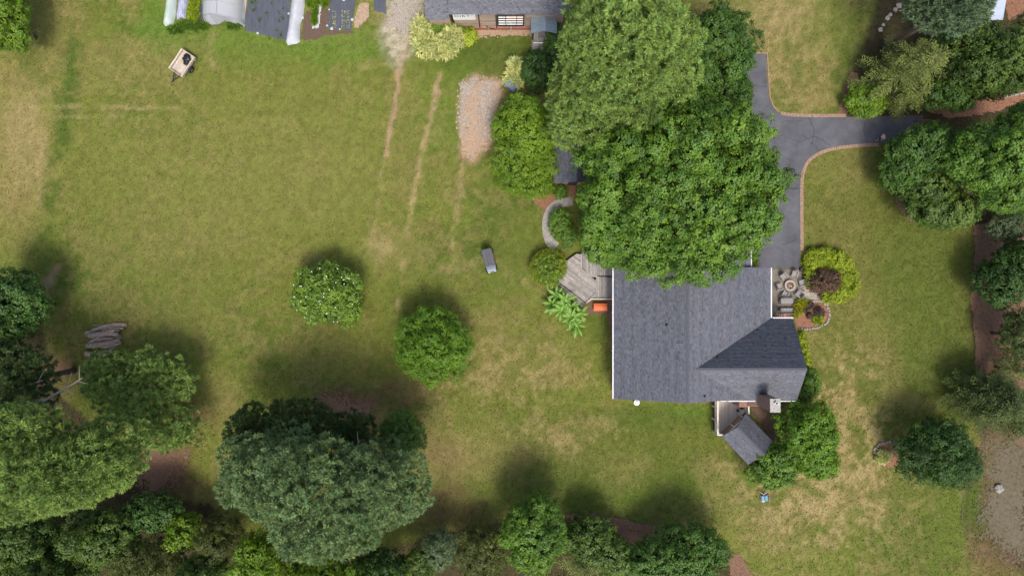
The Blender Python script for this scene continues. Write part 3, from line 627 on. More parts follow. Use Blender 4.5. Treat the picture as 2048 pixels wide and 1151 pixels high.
# chimney: broad brick base with shoulders, narrow stack, mortar crown and flue
cx0, cx1, cy0, cy1 = 23.1, 23.92, -11.04, -9.93
ch = MB(); ch.box(((22.35+24.3)/2, (-11.35-10.32)/2, 1.4), (1.95, 1.03, 2.8))
ch.add([(22.35, -11.35, 2.8), (24.3, -11.35, 2.8), (24.3, -10.32, 2.8), (22.35, -10.32, 2.8), (cx0, cy0, 4.1), (cx1, cy0, 4.1), (cx1, cy1, 4.1), (cx0, cy1, 4.1)], [(0, 1, 5, 4), (1, 2, 6, 5), (2, 3, 7, 6), (3, 0, 4, 7), (4, 5, 6, 7)])
ch.box(((cx0+cx1)/2, (cy0+cy1)/2, 5.75), (cx1-cx0, cy1-cy0, 3.3))
def brick_material():
    m, nt, b = mat_new('chimney_brick'); N = nt.nodes; L = nt.links
    tc = N.new('ShaderNodeTexCoord'); sx = N.new('ShaderNodeSeparateXYZ'); L.new(tc.outputs['Object'], sx.inputs[0])
    ad = N.new('ShaderNodeMath'); L.new(sx.outputs[0], ad.inputs[0]); L.new(sx.outputs[1], ad.inputs[1])
    cb = N.new('ShaderNodeCombineXYZ'); L.new(ad.outputs[0], cb.inputs[0]); L.new(sx.outputs[2], cb.inputs[1])
    bt = N.new('ShaderNodeTexBrick'); bt.inputs['Scale'].default_value = 4.6; bt.inputs['Mortar Size'].default_value = 0.03
    bt.inputs['Color1'].default_value = (0.28, 0.13, 0.095, 1); bt.inputs['Color2'].default_value = (0.18, 0.085, 0.065, 1); bt.inputs['Mortar'].default_value = (0.34, 0.29, 0.25, 1)
    L.new(cb.outputs[0], bt.inputs['Vector']); L.new(bt.outputs['Color'], b.inputs['Base Color']); b.inputs['Roughness'].default_value = 0.95
    bp = N.new('ShaderNodeBump'); bp.inputs['Strength'].default_value = 0.5; bp.inputs['Distance'].default_value = 0.02; bp.invert = True
    L.new(bt.outputs['Fac'], bp.inputs['Height']); L.new(bp.outputs[0], b.inputs['Normal']); return m
M['chimbrick'] = brick_material()
cho = ch.build('chimney', M['chimbrick'], hs, world=True)
MB().box(((cx0+cx1)/2, (cy0+cy1)/2, 7.46), (cx1-cx0+.12, cy1-cy0+.12, .12)).build('mortar_crown', M['cap'], cho, world=True, bevel=.02)
fl = MB(); fl.lathe([(.2, 7.5), (.2, 7.72), (.15, 7.72), (.15, 7.5)], (23.55, -10.25, 0), 4)
fl.build('flue', M['steel'], cho, world=True)
MB().box((22.2, -11.0, 1.5), (.9, .8, 3.0)).build('hearth_bump', M['chimbrick'], hs, world=True)

# ---- grey weathered deck west of the house
def clip_half(poly, n, d):
    out = []
    for i in range(len(poly)):
        a = poly[i]; b = poly[(i+1) % len(poly)]; da = a[0]*n[0]+a[1]*n[1]-d; db = b[0]*n[0]+b[1]*n[1]-d
        if da <= 0: out.append(a)
        if (da < 0 < db) or (db < 0 < da):
            t = da/(da-db); out.append((a[0]+(b[0]-a[0])*t, a[1]+(b[1]-a[1])*t))
    return out
def boards(parent, poly, ang, z, wd=0.14, gap=0.012, th=0.04, m=None, name='board', jit=0.004, split=0.0):
    n = (-math.sin(ang), math.cos(ang)); d = (math.cos(ang), math.sin(ang)); ds = [p[0]*n[0]+p[1]*n[1] for p in poly]
    x = min(ds)+.001
    while x < max(ds)-0.01:
        q = clip_half(clip_half(poly, n, min(x+wd-gap, max(ds)-.001)), (-n[0], -n[1]), -x)
        pieces = [q]
        if split and len(q) > 2:
            es = [p[0]*d[0]+p[1]*d[1] for p in q]; L = max(es)-min(es)
            if L > split:
                s = min(es)+L*rng.uniform(.3, .7); pieces = [clip_half(q, d, s-.004), clip_half(q, (-d[0], -d[1]), -s-.004)]
        for q in pieces:
            if len(q) > 2:
                zz = z+rng.uniform(-jit, jit); MB().prism(q, zz-th, zz).build(name, m, parent, world=True)
        x += wd
c5 = lambda x, y, z=0: P2(1050+x/3.836, 380+y/3.836, z)
dk = thing('deck', 'grey weathered wooden deck with diagonal boards beside the house and oak', 'deck', (*c5(430, 690), 0))
A = [c5(*p, .5) for p in [(305, 552), (395, 488), (428, 492), (428, 604), (545, 694), (545, 786), (468, 860), (242, 688)]]
boards(dk, A, math.radians(-36.7), 0.5, 0.19, 0.022, m=M['deckgrey'], split=3.5)
B = [c5(*p, .5) for p in [(553, 664), (686, 668), (686, 828), (512, 828), (553, 790)]]
boards(dk, B, math.radians(90), 0.47, 0.19, 0.022, m=M['deckgrey'])
Cc_ = [c5(*p, .66) for p in [(438, 420), (690, 420), (690, 656), (505, 656), (438, 596)]]
boards(dk, Cc_, math.radians(90), 0.66, 0.19, 0.022, m=M['deckgrey'])
for a, b, z in (((431, 490), (431, 604), .6), ((431, 604), (502, 661), .6), ((502, 661), (556, 661), .6), ((549, 664), (549, 788), .56), ((549, 788), (470, 862), .56)):
    MB().bar((*c5(*a, z), z), (*c5(*b, z), z), .12, .09).build('border_board', M['deckgrey'], dk, world=True)
for k, z in ((0, .34), (1, .18)):
    off = Vector((-0.62, -0.78)); p0 = Vector(c5(236, 690, z))+off*(.3*k+.02); p1 = Vector(c5(462, 862, z))+off*(.3*k+.02)
    q = [tuple(p0), tuple(p1), tuple(p1+off*.28), tuple(p0+off*.28)]
    boards(dk, q, math.radians(-36.7), z, 0.145, 0.015, m=M['deckgrey'], name='tread')
fr = MB().prism([tuple(Vector(a)*.985+Vector(c5(430, 690))*.015) for a in A], 0.02, 0.44); fr.prism([(a[0], a[1]) for a in B], 0.02, .42).build('joist_frame', M['darkwood'], dk, world=True)
rl = MB(); z = .62
for a, b in (((686, 836), (510, 834)), ((510, 834), (470, 866))): rl.bar((*c5(*a, z), z), (*c5(*b, z), z), .09, .16)
rl.build('skirt_rail', M['tanpaint'], dk, world=True)
for a in ((682, 836), (600, 835), (510, 834), (470, 866)): MB().bar((*c5(*a, .3), 0), (*c5(*a, .3), .56), .09, .09).build('post', M['tanpaint'], dk, world=True)

# ---- tan back deck with railing
td = thing('deck', 'tan painted back deck with white railing beside the brick chimney', 'deck', (21.4, -12, 0))
Z = 0.9
poly = [(20.05, -10.28), (23.0, -10.28), (23.0, -12.25), (20.75, -14.25), (20.05, -14.25)]
boards(td, poly, math.radians(90), Z, 0.15, 0.01, m=M['decktan'])
MB().prism([(20.12, -10.3), (22.9, -10.3), (22.9, -12.2), (20.72, -14.15), (20.12, -14.15)], .05, Z-.05).build('joist_frame', M['darkwood'], td, world=True)
rail_pts = [((20.02, -10.35), (20.02, -14.28)), ((20.02, -14.28), (20.75, -14.28)), ((23.03, -10.6), (23.03, -12.2))]
for (a, b) in rail_pts:
    MB().bar((*a, Z+1.0), (*b, Z+1.0), .14, .05).build('top_rail', M['tanpaint'], td, world=True)
    MB().bar((*a, Z+.1), (*b, Z+.1), .06, .06).build('bottom_rail', M['tanpaint'], td, world=True)
    L = math.hypot(b[0]-a[0], b[1]-a[1]); n = max(2, int(L/.13))
    for i in range(1, n):
        t = i/n; MB().box((a[0]+(b[0]-a[0])*t, a[1]+(b[1]-a[1])*t, Z+.55), (.045, .045, .86)).build('baluster', M['tanpaint'], td, world=True)
for p in [(20.02, -10.42), (20.02, -11.75), (20.02, -13.0), (20.02, -14.28), (20.75, -14.28), (23.03, -10.6), (23.03, -12.2)]:
    MB().box((*p, .98), (.11, .11, 1.96)).build('post', M['tanpaint'], td, world=True)
for i in range(3): MB().box((22.85-i*.02+.3*i+.3, -11.2, Z-.2-.2*i), (.3, 1.1, .05)).build('step', M['decktan'], td, world=True)
# small table and pots on it
tb = thing('side_table', 'small low white table standing at the house end of the tan deck', 'table', (20.75, -10.8, Z))
MB().box((0, 0, .44), (.62, .62, .04)).build('table_top', M['white'], tb)
for sx in (-1, 1):
    for sy in (-1, 1): MB().box((sx*.26, sy*.26, .21), (.05, .05, .42)).build('leg', M['white'], tb)
for (x, y, s, l) in ((22.6, -11.75, .2, 'dark round planter with a few leaves on the tan deck by the porch'), (22.25, -12.05, .15, 'small dark pot standing next to the larger planter on the tan deck')):
    t = thing('planter', l, 'planter', (x, y, Z))
    MB().lathe([(.01, 0), (s*.7, 0), (s, s*1.5), (s*.88, s*1.5), (s*.8, s*1.2), (.01, s*1.2)], n=14).build('pot', M['darkwood'], t, smooth=True)
# ---- porch (screen house) at the end of the tan deck
ps = thing('porch', 'small square porch with dark shingle gable roof set diagonally at the tan deck', 'porch', (22.4, -14.37, 0), 0)
pa_ = math.radians(-46.3); ux = Vector((math.cos(pa_), math.sin(pa_), 0)); vy = Vector((-math.sin(pa_), math.cos(pa_), 0)); c0 = Vector((22.4, -14.37, 0))
W2, L2, ze, zrd = 1.58, 1.85, 3.3, 4.35
pt = lambda u, v, z: tuple(c0+ux*u+vy*v+Vector((0, 0, z)))
for s in (-1, 1): roof_plane(ps, 'roof', pt(-L2, s*W2, ze), pt(L2, s*W2, ze), pt(L2, 0, zrd), pt(-L2, 0, zrd))
ridge_caps(pt(-L2, 0, zrd), pt(L2, 0, zrd), ps)
MB().prism([pt(u, v, 0)[:2] for u, v in ((-1.35, -1.35), (1.6, -1.35), (1.6, 1.35), (-1.35, 1.35))], .05, .9).build('base', M['tanpaint'], ps, world=True)
for u, v in ((-1.3, -1.3), (-1.3, 0), (-1.3, 1.3), (1.55, -1.3), (1.55, 1.3), (0, 1.3), (0, -1.3)):
    MB().bar(pt(u, v, .9), pt(u, v, 3.3), .11, .11).build('post', M['tanpaint'], ps, world=True)
MB().bar(pt(-1.6, -1.4, 3.22), pt(-1.6, 1.4, 3.22), .1, .2).build('beam', M['tanpaint'], ps, world=True)
M['gablewood'] = mat('brown_gable_board', (0.26, 0.2, 0.16), (0.19, 0.145, 0.115), 5, .85)
MB().add([pt(-1.62, -1.4, 3.32), pt(-1.62, 1.4, 3.32), pt(-1.62, 0, 4.2), pt(-1.55, -1.4, 3.32), pt(-1.55, 1.4, 3.32), pt(-1.55, 0, 4.2)], [(0, 1, 2), (3, 5, 4), (0, 3, 4, 1), (1, 4, 5, 2), (2, 5, 3, 0)]).build('gable', M['gablewood'], ps, world=True)
for v in (-.66, .66): MB().bar(pt(-1.3, v-.6, 1.6), pt(-1.3, v+.6, 1.6), .05, 1.35).build('screen', M['gablewood'], ps, world=True)

# ---- barn at the top
bn = thing('barn', 'brown board barn with dark shingle roof and white lettered banner', 'barn', (0, 30, 0))
BY, EZ = 25.85, 4.9; bx0, bx1 = -5.55, 4.9
bp_ = [(BY, .0), (BY, EZ-.1), (31.0, 7.35), (36.15, EZ-.1), (36.15, 0)]
xprism([(BY+.06, .0), (BY+.06, EZ-.2), (31.0, 7.3), (36.1, EZ-.2), (36.1, 0)], bx0+.05, bx1-.05).build('wall', M['darkwood'], bn, world=True)
roof_plane(bn, 'roof', (-5.9, 25.42, EZ), (5.3, 25.42, EZ), (5.3, 31, 7.6), (-5.9, 31, 7.6))
roof_plane(bn, 'roof', (-5.9, 36.6, EZ), (5.3, 36.6, EZ), (5.3, 31, 7.6), (-5.9, 31, 7.6))
zz = .55; k = 0
while zz < EZ-.25:
    hgt = .19
    cuts = [bx0, rng.uniform(-4.2, -3.4), -2.9 if k % 2 else -3.4, rng.uniform(-1.6, -.6), 1.35, rng.uniform(2.2, 3.2), bx1]; cuts = sorted(cuts)
    for a, b in zip(cuts[:-1], cuts[1:]):
        if b-a < .15: continue
        MB().box(((a+b)/2, BY+rng.uniform(-.008, .008), zz+hgt/2), (b-a-.012, .05, hgt-.014), 0, rng.uniform(-.05, -.02)).build('plank', M['barnwood'], bn, world=True)
    zz += hgt; k += 1
for yy in np.arange(BY, 30.5, .2):                # west gable end boards
    MB().box((bx0, yy+.1, 2.4), (.05, .185, 4.6)).build('plank', M['barnwood'], bn, world=True)
MB().box(((bx0+bx1)/2, BY-.04, .28), (bx1-bx0, .12, .54)).build('foundation', M['foundation'], bn, world=True)
for xx in (-3.18, -1.52): MB().box((xx, BY-.05, 2.5), (.12, .06, 3.9)).build('batten', M['darkwood'], bn, world=True)
# louvred window
lw = MB()
wx0, wx1, wz0, wz1 = -1.36, 1.12, 1.15, 3.95
for c_, d_ in (((wx0, 0, 2.55), (.12, .14, 2.9)), ((wx1, 0, 2.55), (.12, .14, 2.9)), (((wx0+wx1)/2, 0, wz1), (wx1-wx0-.12, .14, .12)), (((wx0+wx1)/2, 0, wz0), (wx1-wx0-.12, .14, .16))):
    lw.box((c_[0], BY-.07, c_[2]), d_)
lwo = lw.build('window', M['black'], bn, world=True)
MB().box(((wx0+wx1)/2, BY-.034, 2.55), (wx1-wx0-.1, .01, 2.7)).build('opening', M['black'], lwo, world=True)
for i in range(4): MB().box(((wx0+wx1)/2, BY-.12, 1.62+i*.58), (wx1-wx0-.12, .1, .05), 0, .3).build('slat', M['white'], lwo, world=True)
for xx in (-.6, .45): MB().box((xx, BY-.16, 2.55), (.05, .04, 2.7)).build('mullion', M['black'], lwo, world=True)
for xx, zz in ((-.05, 2.75), (-.05, 3.35), (.78, 2.75), (.78, 3.35)): MB().box((xx, BY-.055, zz), (.9 if xx < 0.3 else .55, .03, .3)).build('shelf_front', M['terracotta'], lwo, world=True)
# banner
bo = MB().box((-4.55, BY-.06, 3.3), (2.15, .015, 1.42)).build('banner', M['banner'], bn, world=True)
ft = bpy.data.curves.new('lettering', 'FONT'); ft.body = 'DIRT'; ft.size = .62; ft.extrude = .004; ft.space_character = 1.15
fo = bpy.data.objects.new('lettering', ft); COL.objects.link(fo); bpy.context.view_layer.update()
dg = bpy.context.evaluated_depsgraph_get(); me = bpy.data.meshes.new_from_object(fo.evaluated_get(dg)); bpy.data.objects.remove(fo)
me.materials.clear(); me.materials.append(M['ink'])
lo = link('lettering', me, bo); lo.location = Vector((-5.5, BY-.075, 3.32))-origin_of(bn); lo.rotation_euler = (math.pi/2, 0, 0)
for i in range(4): MB().add([(-4.0+.13*i, BY-.071, 3.5), (-3.94+.13*i, BY-.071, 3.5), (-3.8+.1*i, BY-.071, 3.85-.05*i), (-3.9+.1*i, BY-.071, 3.75-.05*i)], [(0, 1, 2, 3)]).build('leaf_mark', M['green_ink'], bo, world=True)
MB().box((-2.3, BY-.22, .95), (.14, .3, .16)).build('wall_lamp', M['steel'], bn, world=True)
MB().tube([(-2.6, BY-.1, 1.2), (-2.2, BY-.35, 1.15), (-1.75, BY-.3, .85)], .03, 6).build('hose_hook', M['black'], bn, world=True)
MB().box((-.1, BY-.16, .75), (.2, .24, .3)).build('meter_box', M['steel'], bn, world=True)
# lean-to on its west side
roof_plane(bn, 'lean_to_roof', (-8.15, 25.25, 4.1), (-5.95, 25.25, 4.1), (-5.95, 30.5, 6.3), (-8.15, 30.5, 6.3))
xprism([(25.7, 0), (25.7, 4.1), (30.3, 6.05), (30.3, 0)], -7.95, -5.95).build('lean_to_wall', M['barnwood'], bn, world=True)
# barn porch with metal gable roof
pr = thing('porch', 'barn door porch with blue grey standing seam metal roof and wooden ramp', 'porch', (3.1, 25, 0))
px0, pxr, px1, py0, py1 = 1.82, 3.08, 4.0, 24.42, 25.82
def tin(e0, e1, r1, r0):
    s = slab('roof', pr, e0, e1, r1, r0, .05, M['tinroof'])
    e0, e1, r1, r0 = map(Vector, (e0, e1, r1, r0))
    for i in range(7):
        t = i/6; a = e0.lerp(e1, t); b = r0.lerp(r1, t); MB().bar(a+Vector((0, 0, .03)), b+Vector((0, 0, .03)), .04, .05).build('seam', M['tinroof'], s, world=True)
tin((px0, py0, 2.75), (px0, py1, 2.75), (pxr, py1, 3.45), (pxr, py0, 3.45))
tin((px1+.3, py0, 2.75), (px1+.3, py1, 2.75), (pxr, py1, 3.45), (pxr, py0, 3.45))
MB().bar((pxr, py0-.02, 3.49), (pxr, py1, 3.49), .16, .04).build('ridge_cap', M['tinroof'], pr, world=True)
for xx in (2.05, 4.1): MB().box((xx, py0+.2, 1.4), (.12, .12, 2.7)).build('post', M['darkwood'], pr, world=True)
boards(pr, [(1.95, 24.0), (4.1, 24.0), (4.1, 25.7), (1.95, 25.7)], math.pi/2, .45, .15, .012, m=M['deckgrey'])
MB().box((3.1, 24.02, 1.3), (2.0, .1, .12)).build('rail', M['white'], pr, world=True)
for xx in (2.15, 4.05): MB().box((xx, 24.02, .85), (.08, .08, .95)).build('rail_post', M['white'], pr, world=True)
boards(pr, [(1.98, 23.62), (3.55, 23.62), (3.55, 23.97), (1.98, 23.97)], math.pi/2, .4, .15, .012, m=M['deckgrey'])
boards(pr, [(2.2, 22.95), (3.4, 22.95), (3.4, 23.6), (2.2, 23.6)], math.pi/2, .3, .15, .012, m=M['deckgrey'], name='ramp_board')
boards(pr, [(1.95, 22.95), (2.17, 22.95), (2.17, 23.75), (1.95, 23.75)], math.pi/2, .36, .1, .01, m=M['trailerwood'], name='step_board')
MB().box((3.0, 25.75, 1.5), (.95, .06, 2.05)).build('door', M['darkwood'], pr, world=True)
MB().box((2.85, 24.5, .7), (.5, .45, .5)).build('crate', M['chairwood'], pr, world=True)

# ---- small shed under the trees
sh = thing('shed', 'small shed with dark shingle roof between the green shrubs and the oak', 'shed', (5.9, 11.5, 0))
def shx(px, py, z): return P(px, py, z)
ex, ys0, ys1 = P2(1108, 368, 2.5)[0], P2(1108, 366, 2.5)[1], P2(1108, 262, 2.5)[1]
roof_plane(sh, 'roof', (ex, ys0, 2.5), (ex, ys1, 2.5), (ex+2.1, ys1, 3.35), (ex+2.1, ys0, 3.35))
roof_plane(sh, 'roof', (ex+4.2, ys0, 2.5), (ex+4.2, ys1, 2.5), (ex+2.1, ys1, 3.35), (ex+2.1, ys0, 3.35))
yprism([(ex+.25, 0), (ex+3.95, 0), (ex+3.95, 2.45), (ex+2.1, 3.2), (ex+.25, 2.45)], ys0+.2, ys1-.2).build('wall', M['barnwood'], sh, world=True)
MB().box((ex+1.9, ys0+.17, 1.0), (.9, .05, 1.95)).build('door', M['darkwood'], sh, world=True)
# ---- neighbour's building, top right
nb = thing('outbuilding', 'outbuilding with pale blue ribbed metal roof behind the blue green pine', 'outbuilding', (*P2(1985, 0), 0))
xa, xb = P2(1930, 0, 4)[0], P2(2015, 0, 4)[0]; ya = P2(1980, 40, 3.4)[1]
sN = slab('roof', nb, (xa, ya, 3.4), (xb, ya, 3.4), (xb, ya+4.6, 4.6), (xa, ya+4.6, 4.6), .08, M['tinpale'])
for i in range(11): MB().bar((xa, ya+.2+i*.42, 3.44+i*.42*.261), (xb, ya+.2+i*.42, 3.44+i*.42*.261), .05, .03).build('rib', M['tinpale'], sN, world=True)
slab('roof', nb, (xa, ya+9.2, 3.4), (xb, ya+9.2, 3.4), (xb, ya+4.6, 4.6), (xa, ya+4.6, 4.6), .08, M['tinpale'])
xprism([(ya+.3, 0), (ya+.3, 3.3), (ya+4.6, 4.45), (ya+8.9, 3.3), (ya+8.9, 0)], xa+.3, xb-.3).build('wall', M['siding'], nb, world=True)
# ------------------------------------------------------------------ garden plots
def strip(name, pts_left, pts_right, hgt, m, label, cat, n=14, lump=0.05, seed=1, ends=True, group=None, z0=0.015, tuck=1.0):
    """lengthwise sheet or tunnel between two survey lines; hgt 0 is a sheet lying on the ground"""
    Lw = resample([P2(*p) for p in pts_left], .16); Rw = resample([P2(*p) for p in pts_right], .16); k = min(len(Lw), len(Rw))
    Lw = [Lw[int(i*(len(Lw)-1)/(k-1))] for i in range(k)]; Rw = [Rw[int(i*(len(Rw)-1)/(k-1))] for i in range(k)]
    V = np.zeros((k, n, 3))
    for i in range(k):
        e = 1.0
        if ends: e = min(1.0, .25+(k-1-i)*.16/.5)
        for j in range(n):
            t = j/(n-1); x = Lw[i][0]*(1-t)+Rw[i][0]*t; y = Lw[i][1]*(1-t)+Rw[i][1]*t
            V[i, j] = (x, y, z0+hgt*e*math.sin(math.pi*t)**.7)
    nz = fbm(V[..., 0]*1.7, V[..., 1]*.9, seed, 4)-.3; edge = np.sin(np.pi*np.linspace(0, 1, n))[None, :]
    V[..., 2] += lump*np.clip(nz, 0, 1)*1.6*(edge*.9+.1)
    wob = (fbm(V[..., 1]*.8, V[..., 1]*0+seed, seed+4, 3)-.5)*.22
    V[..., 0] += wob*(1-edge)
    V[-1, :, 1] += (vnoise(V[-1, :, 0]*3, V[-1, :, 0]*0, seed)-.5)*.3
    ii = np.arange(k*n).reshape(k, n); F = np.stack([ii[:-1, :-1], ii[:-1, 1:], ii[1:, 1:], ii[1:, :-1]], -1).reshape(-1, 4)
    return props(np_mesh(name, V.reshape(-1, 3), F, m, smooth=True), label, cat, group)
strip('row_cover', [(334, -30), (333, 5), (329, 30), (327, 47), (331, 54)], [(356, -30), (354, 5), (351, 30), (349, 45), (344, 56)], .55, M['covergreen'], 'pale green white row cover tunnel, the outermost of the garden rows', 'row cover', lump=.12, seed=2)
strip('row_cover', [(358, -30), (357, 5), (354, 30), (355, 42)], [(379, -30), (377, 5), (373, 28), (371, 43)], .45, M['net'], 'blue grey netted row cover beside the pale green tunnel', 'row cover', lump=.08, seed=3)
strip('row_cover', [(588, -30), (583, 0), (579, 30), (576, 60), (573, 84), (577, 90)], [(612, -30), (610, 0), (606, 34), (600, 50), (600, 75), (601, 88)], .5, M['cover'], 'long white cloth row cover along the edge of the wide black sheet', 'row cover', lump=.2, seed=5)
strip('weed_sheet', [(499, -30), (497, 0), (492, 30), (488, 62)], [(586, -30), (582, 0), (578, 40), (573, 82)], 0, M['fabric'], 'wide dark grey weed fabric sheet with planting holes in the garden', 'ground sheet', n=40, lump=.05, seed=7, ends=False)
strip('weed_sheet', [(662, -30), (660, 0), (657, 30), (653, 58)], [(712, -30), (711, 0), (708, 30), (702, 63)], 0, M['fabric'], 'dark weed fabric sheet dotted with pale seedlings beside the bare soil', 'ground sheet', n=24, lump=.05, seed=8, ends=False)
strip('weed_sheet', [(750, -30), (748, 0), (746, 25)], [(773, -30), (772, 0), (771, 28)], 0, M['fabric'], 'short narrow dark weed fabric strip nearest the gravel', 'ground sheet', n=12, lump=.04, seed=9, ends=False)
strip('weed_sheet', [(401, 8), (397, 30), (395, 46)], [(408, 8), (406, 30), (404, 48)], 0, M['fabric'], 'thin dark fabric strip between the lettuce row and the hoop house', 'ground sheet', n=5, lump=.03, seed=10, ends=False)
ragged('garden_soil', [(612, 24), (652, 14), (660, 40), (654, 60), (704, 62), (706, 66), (650, 72), (622, 80), (602, 82), (604, 48)], M['soil'], rough=3, fuzz=.7)
ragged('bare_soil', [(716, 8), (736, 6), (738, 30), (730, 44), (716, 56), (706, 58), (708, 40)], M['sand'], rough=2)
ragged('bare_soil', [(627, -20), (645, -20), (643, 0), (640, 30), (636, 57), (624, 58), (625, 30)], M['cover'], z=.02, rough=1.2, fuzz=.8)
o = thing('timber_plank', 'long weathered timber plank lying between the hoop house and the black sheet', 'plank', (*P2(490, 10), 0))
MB().bar((*P2(494, -30), .06), (*P2(487, 40), .06), .3, .1).build('plank', M['trailerwood'], o, world=True)
for i, (px, py) in enumerate([(516, 67), (655, 52), (705, 40), (688, 0), (659, 20), (606, 36), (578, 28), (680, 59), (664, 58)]):
    s = rng.uniform(.09, .17); x, y = P2(px, py)
    props(MB().lathe([(.01, 0), (s, .01), (s*1.1, .06), (s*.6, .12), (.01, .13)], (0, 0, 0), 8).build('sheet_weight', M['cover'], None, smooth=True), 'small white sandbag weighing down the edge of the garden fabric', 'sandbag', 'white sandbags on the garden fabric').location = (x, y, .06)
# hoop house
hp = thing('hoop_house', 'small hoop greenhouse of translucent white plastic film over arched pipes', 'greenhouse', (*P2(445, 10), 0))
gl, gr = Vector(P2(411, 40)), Vector(P2(490, 50)); ax_ = Vector((0.02, 1.0)).normalized(); hgt = 2.1
def arch(s, k, n=18, grow=0.0, top=1.0):
    a = gl+ax_*s; b = gr+ax_*s; c = (a+b)/2; d = (b-a)/2; out = []
    for i in range(n+1):
        th = math.pi*(1-i/n); out.append(Vector((c.x+d.x*math.cos(th)*(1+grow), c.y+d.y*math.cos(th)*(1+grow), (hgt+grow)*math.sin(th)**.8)))
    return out
rows = [arch(s, 0, 18, .015) for s in np.linspace(0, 5.2, 14)]
V = np.array([[tuple(p) for p in r] for r in rows]); V[..., 2] += (fbm(V[..., 0]*1.5, V[..., 1]*1.5, 3)-.5)*.1*(V[..., 2] > .1)
ii = np.arange(14*19).reshape(14, 19); F = np.stack([ii[:-1, :-1], ii[:-1, 1:], ii[1:, 1:], ii[1:, :-1]], -1).reshape(-1, 4)
np_mesh('film_cover', V.reshape(-1, 3)-np.array(origin_of(hp)), F, M['film'], parent=hp, smooth=True)
for s in (0, 1.3, 2.6, 3.9, 5.2): MB().tube(arch(s, 0, 16), .035, 6).build('hoop', M['steel'], hp, world=True)
MB().tube([arch(0, 0, 18)[9], arch(5.2, 0, 18)[9]], .03, 6).build('ridge_pipe', M['steel'], hp, world=True)
A0 = arch(0.02, 0, 18, 0.01)
for i0, i1, nm, push in ((0, 7, 'end_flap', .25), (11, 18, 'end_flap', .18)):    # end film pulled to both sides, hanging in folds
    vs = []; fs = []
    for i in range(i0, i1+1):
        p = A0[i]; q = Vector((p.x, p.y, .03)); f = push*(1+.7*math.sin(i*2.1))
        vs += [p, p.lerp(q, .5)+Vector((0, -f*.6, 0)), q+Vector((0, -f, 0))]
    for i in range(i1-i0): fs += [(3*i, 3*i+1, 3*i+4, 3*i+3), (3*i+1, 3*i+2, 3*i+5, 3*i+4)]
    MB().add(vs, fs).build(nm, M['film'], hp, world=True, smooth=True)
vs = []; fs = []
for i in range(6, 13):
    p = A0[i]; t = (i-6)/6; q = Vector((gl.x*(1-t)*.9+gr.x*t*.95+gl.x*.1*(1-t)+gr.x*.05*t, gl.y-.35-.25*math.sin(i*1.9), .05)); vs += [p, p.lerp(q, .55), q]
for i in range(6): fs += [(3*i, 3*i+1, 3*i+4, 3*i+3), (3*i+1, 3*i+2, 3*i+5, 3*i+4)]
MB().add(vs, fs).build('end_curtain', M['cover'], hp, world=True, smooth=True)
for i in (7, 11): MB().bar(A0[i], (A0[i].x, A0[i].y, 0), .06, .06).build('end_post', M['trailerwood'], hp, world=True)
for a, b in ((0, 1.3), (1.3, 2.6)): MB().tube([arch(a, 0, 18)[15], arch(b, 0, 18)[12]], .025, 5).build('brace', M['steel'], hp, world=True)

# ------------------------------------------------------------------ trailer and bag
tr = thing('utility_trailer', 'small wooden sided utility trailer parked on the lawn by the garden', 'trailer', (*P2(371.5, 131), 0), math.radians(56.6))
L, Wd = 2.35, 1.45
for i in range(8): MB().box((0, -Wd/2+.09+i*.18, .5), (L-.08, .172, .04)).build('floor_board', M['trailerwood'], tr)
for s in (-1, 1):
    for k in range(2): MB().box((0, s*(Wd/2), .6+k*.2), (L, .06 if s > 0 else .05, .19)).build('side_board', M['trailerwood'], tr)
    for k in range(2): MB().box((s*(L/2-.03), 0, .6+k*.2), (.05, Wd-.08, .19)).build('end_board', M['trailerwood'], tr)
    MB().box((0, s*(Wd/2-.02*s), .915), (L, .16, .03)).build('cap_board', M['trailerwood'], tr)
for xx in (-.95, -.3, .35, .95): MB().box((xx, -Wd/2-.04, .7), (.08, .04, .5)).build('stake', M['trailerwood'], tr)
for s in (-1, 1):
    wv = MB(); wv.lathe([(.16, -.09), (.27, -.09), (.29, 0), (.27, .09), (.16, .09)], n=20); me_w = None
    wo_ = wv.build('wheel', M['rubber'], tr, smooth=True); wo_.rotation_euler = (math.pi/2, 0, 0); wo_.location = (-.1, s*(Wd/2+.17), .29)
    MB().lathe([(.01, .05), (.1, .06), (.17, .02), (.17, -.06), (.01, -.06)], n=14).build('rim', M['steel'], wo_)
    MB().add([(-.1+.36*math.cos(a), s*(Wd/2+.05), .29+.36*math.sin(a)) for a in np.linspace(.2, math.pi-.2, 9)]+[(-.1+.36*math.cos(a), s*(Wd/2+.29), .29+.36*math.sin(a)) for a in np.linspace(.2, math.pi-.2, 9)], [(i, i+1, i+10, i+9) for i in range(8)]).build('fender', M['black'], tr)
MB().bar((-.1, -Wd/2-.1, .3), (-.1, Wd/2+.1, .3), .06, .06).build('axle', M['black'], tr)
MB().bar((-L/2+.2, -.45, .42), (-L/2-.75, 0, .42), .07, .07).bar((-L/2+.2, .45, .42), (-L/2-.75, 0, .42), .07, .07).bar((-L/2-.55, 0, .42), (-L/2-1.0, 0, .42), .09, .09).build('tongue', M['black'], tr)
MB().tube([(-L/2-.85, .08, .02), (-L/2-.85, .08, .75)], .03, 8).build('jack', M['steel'], tr)
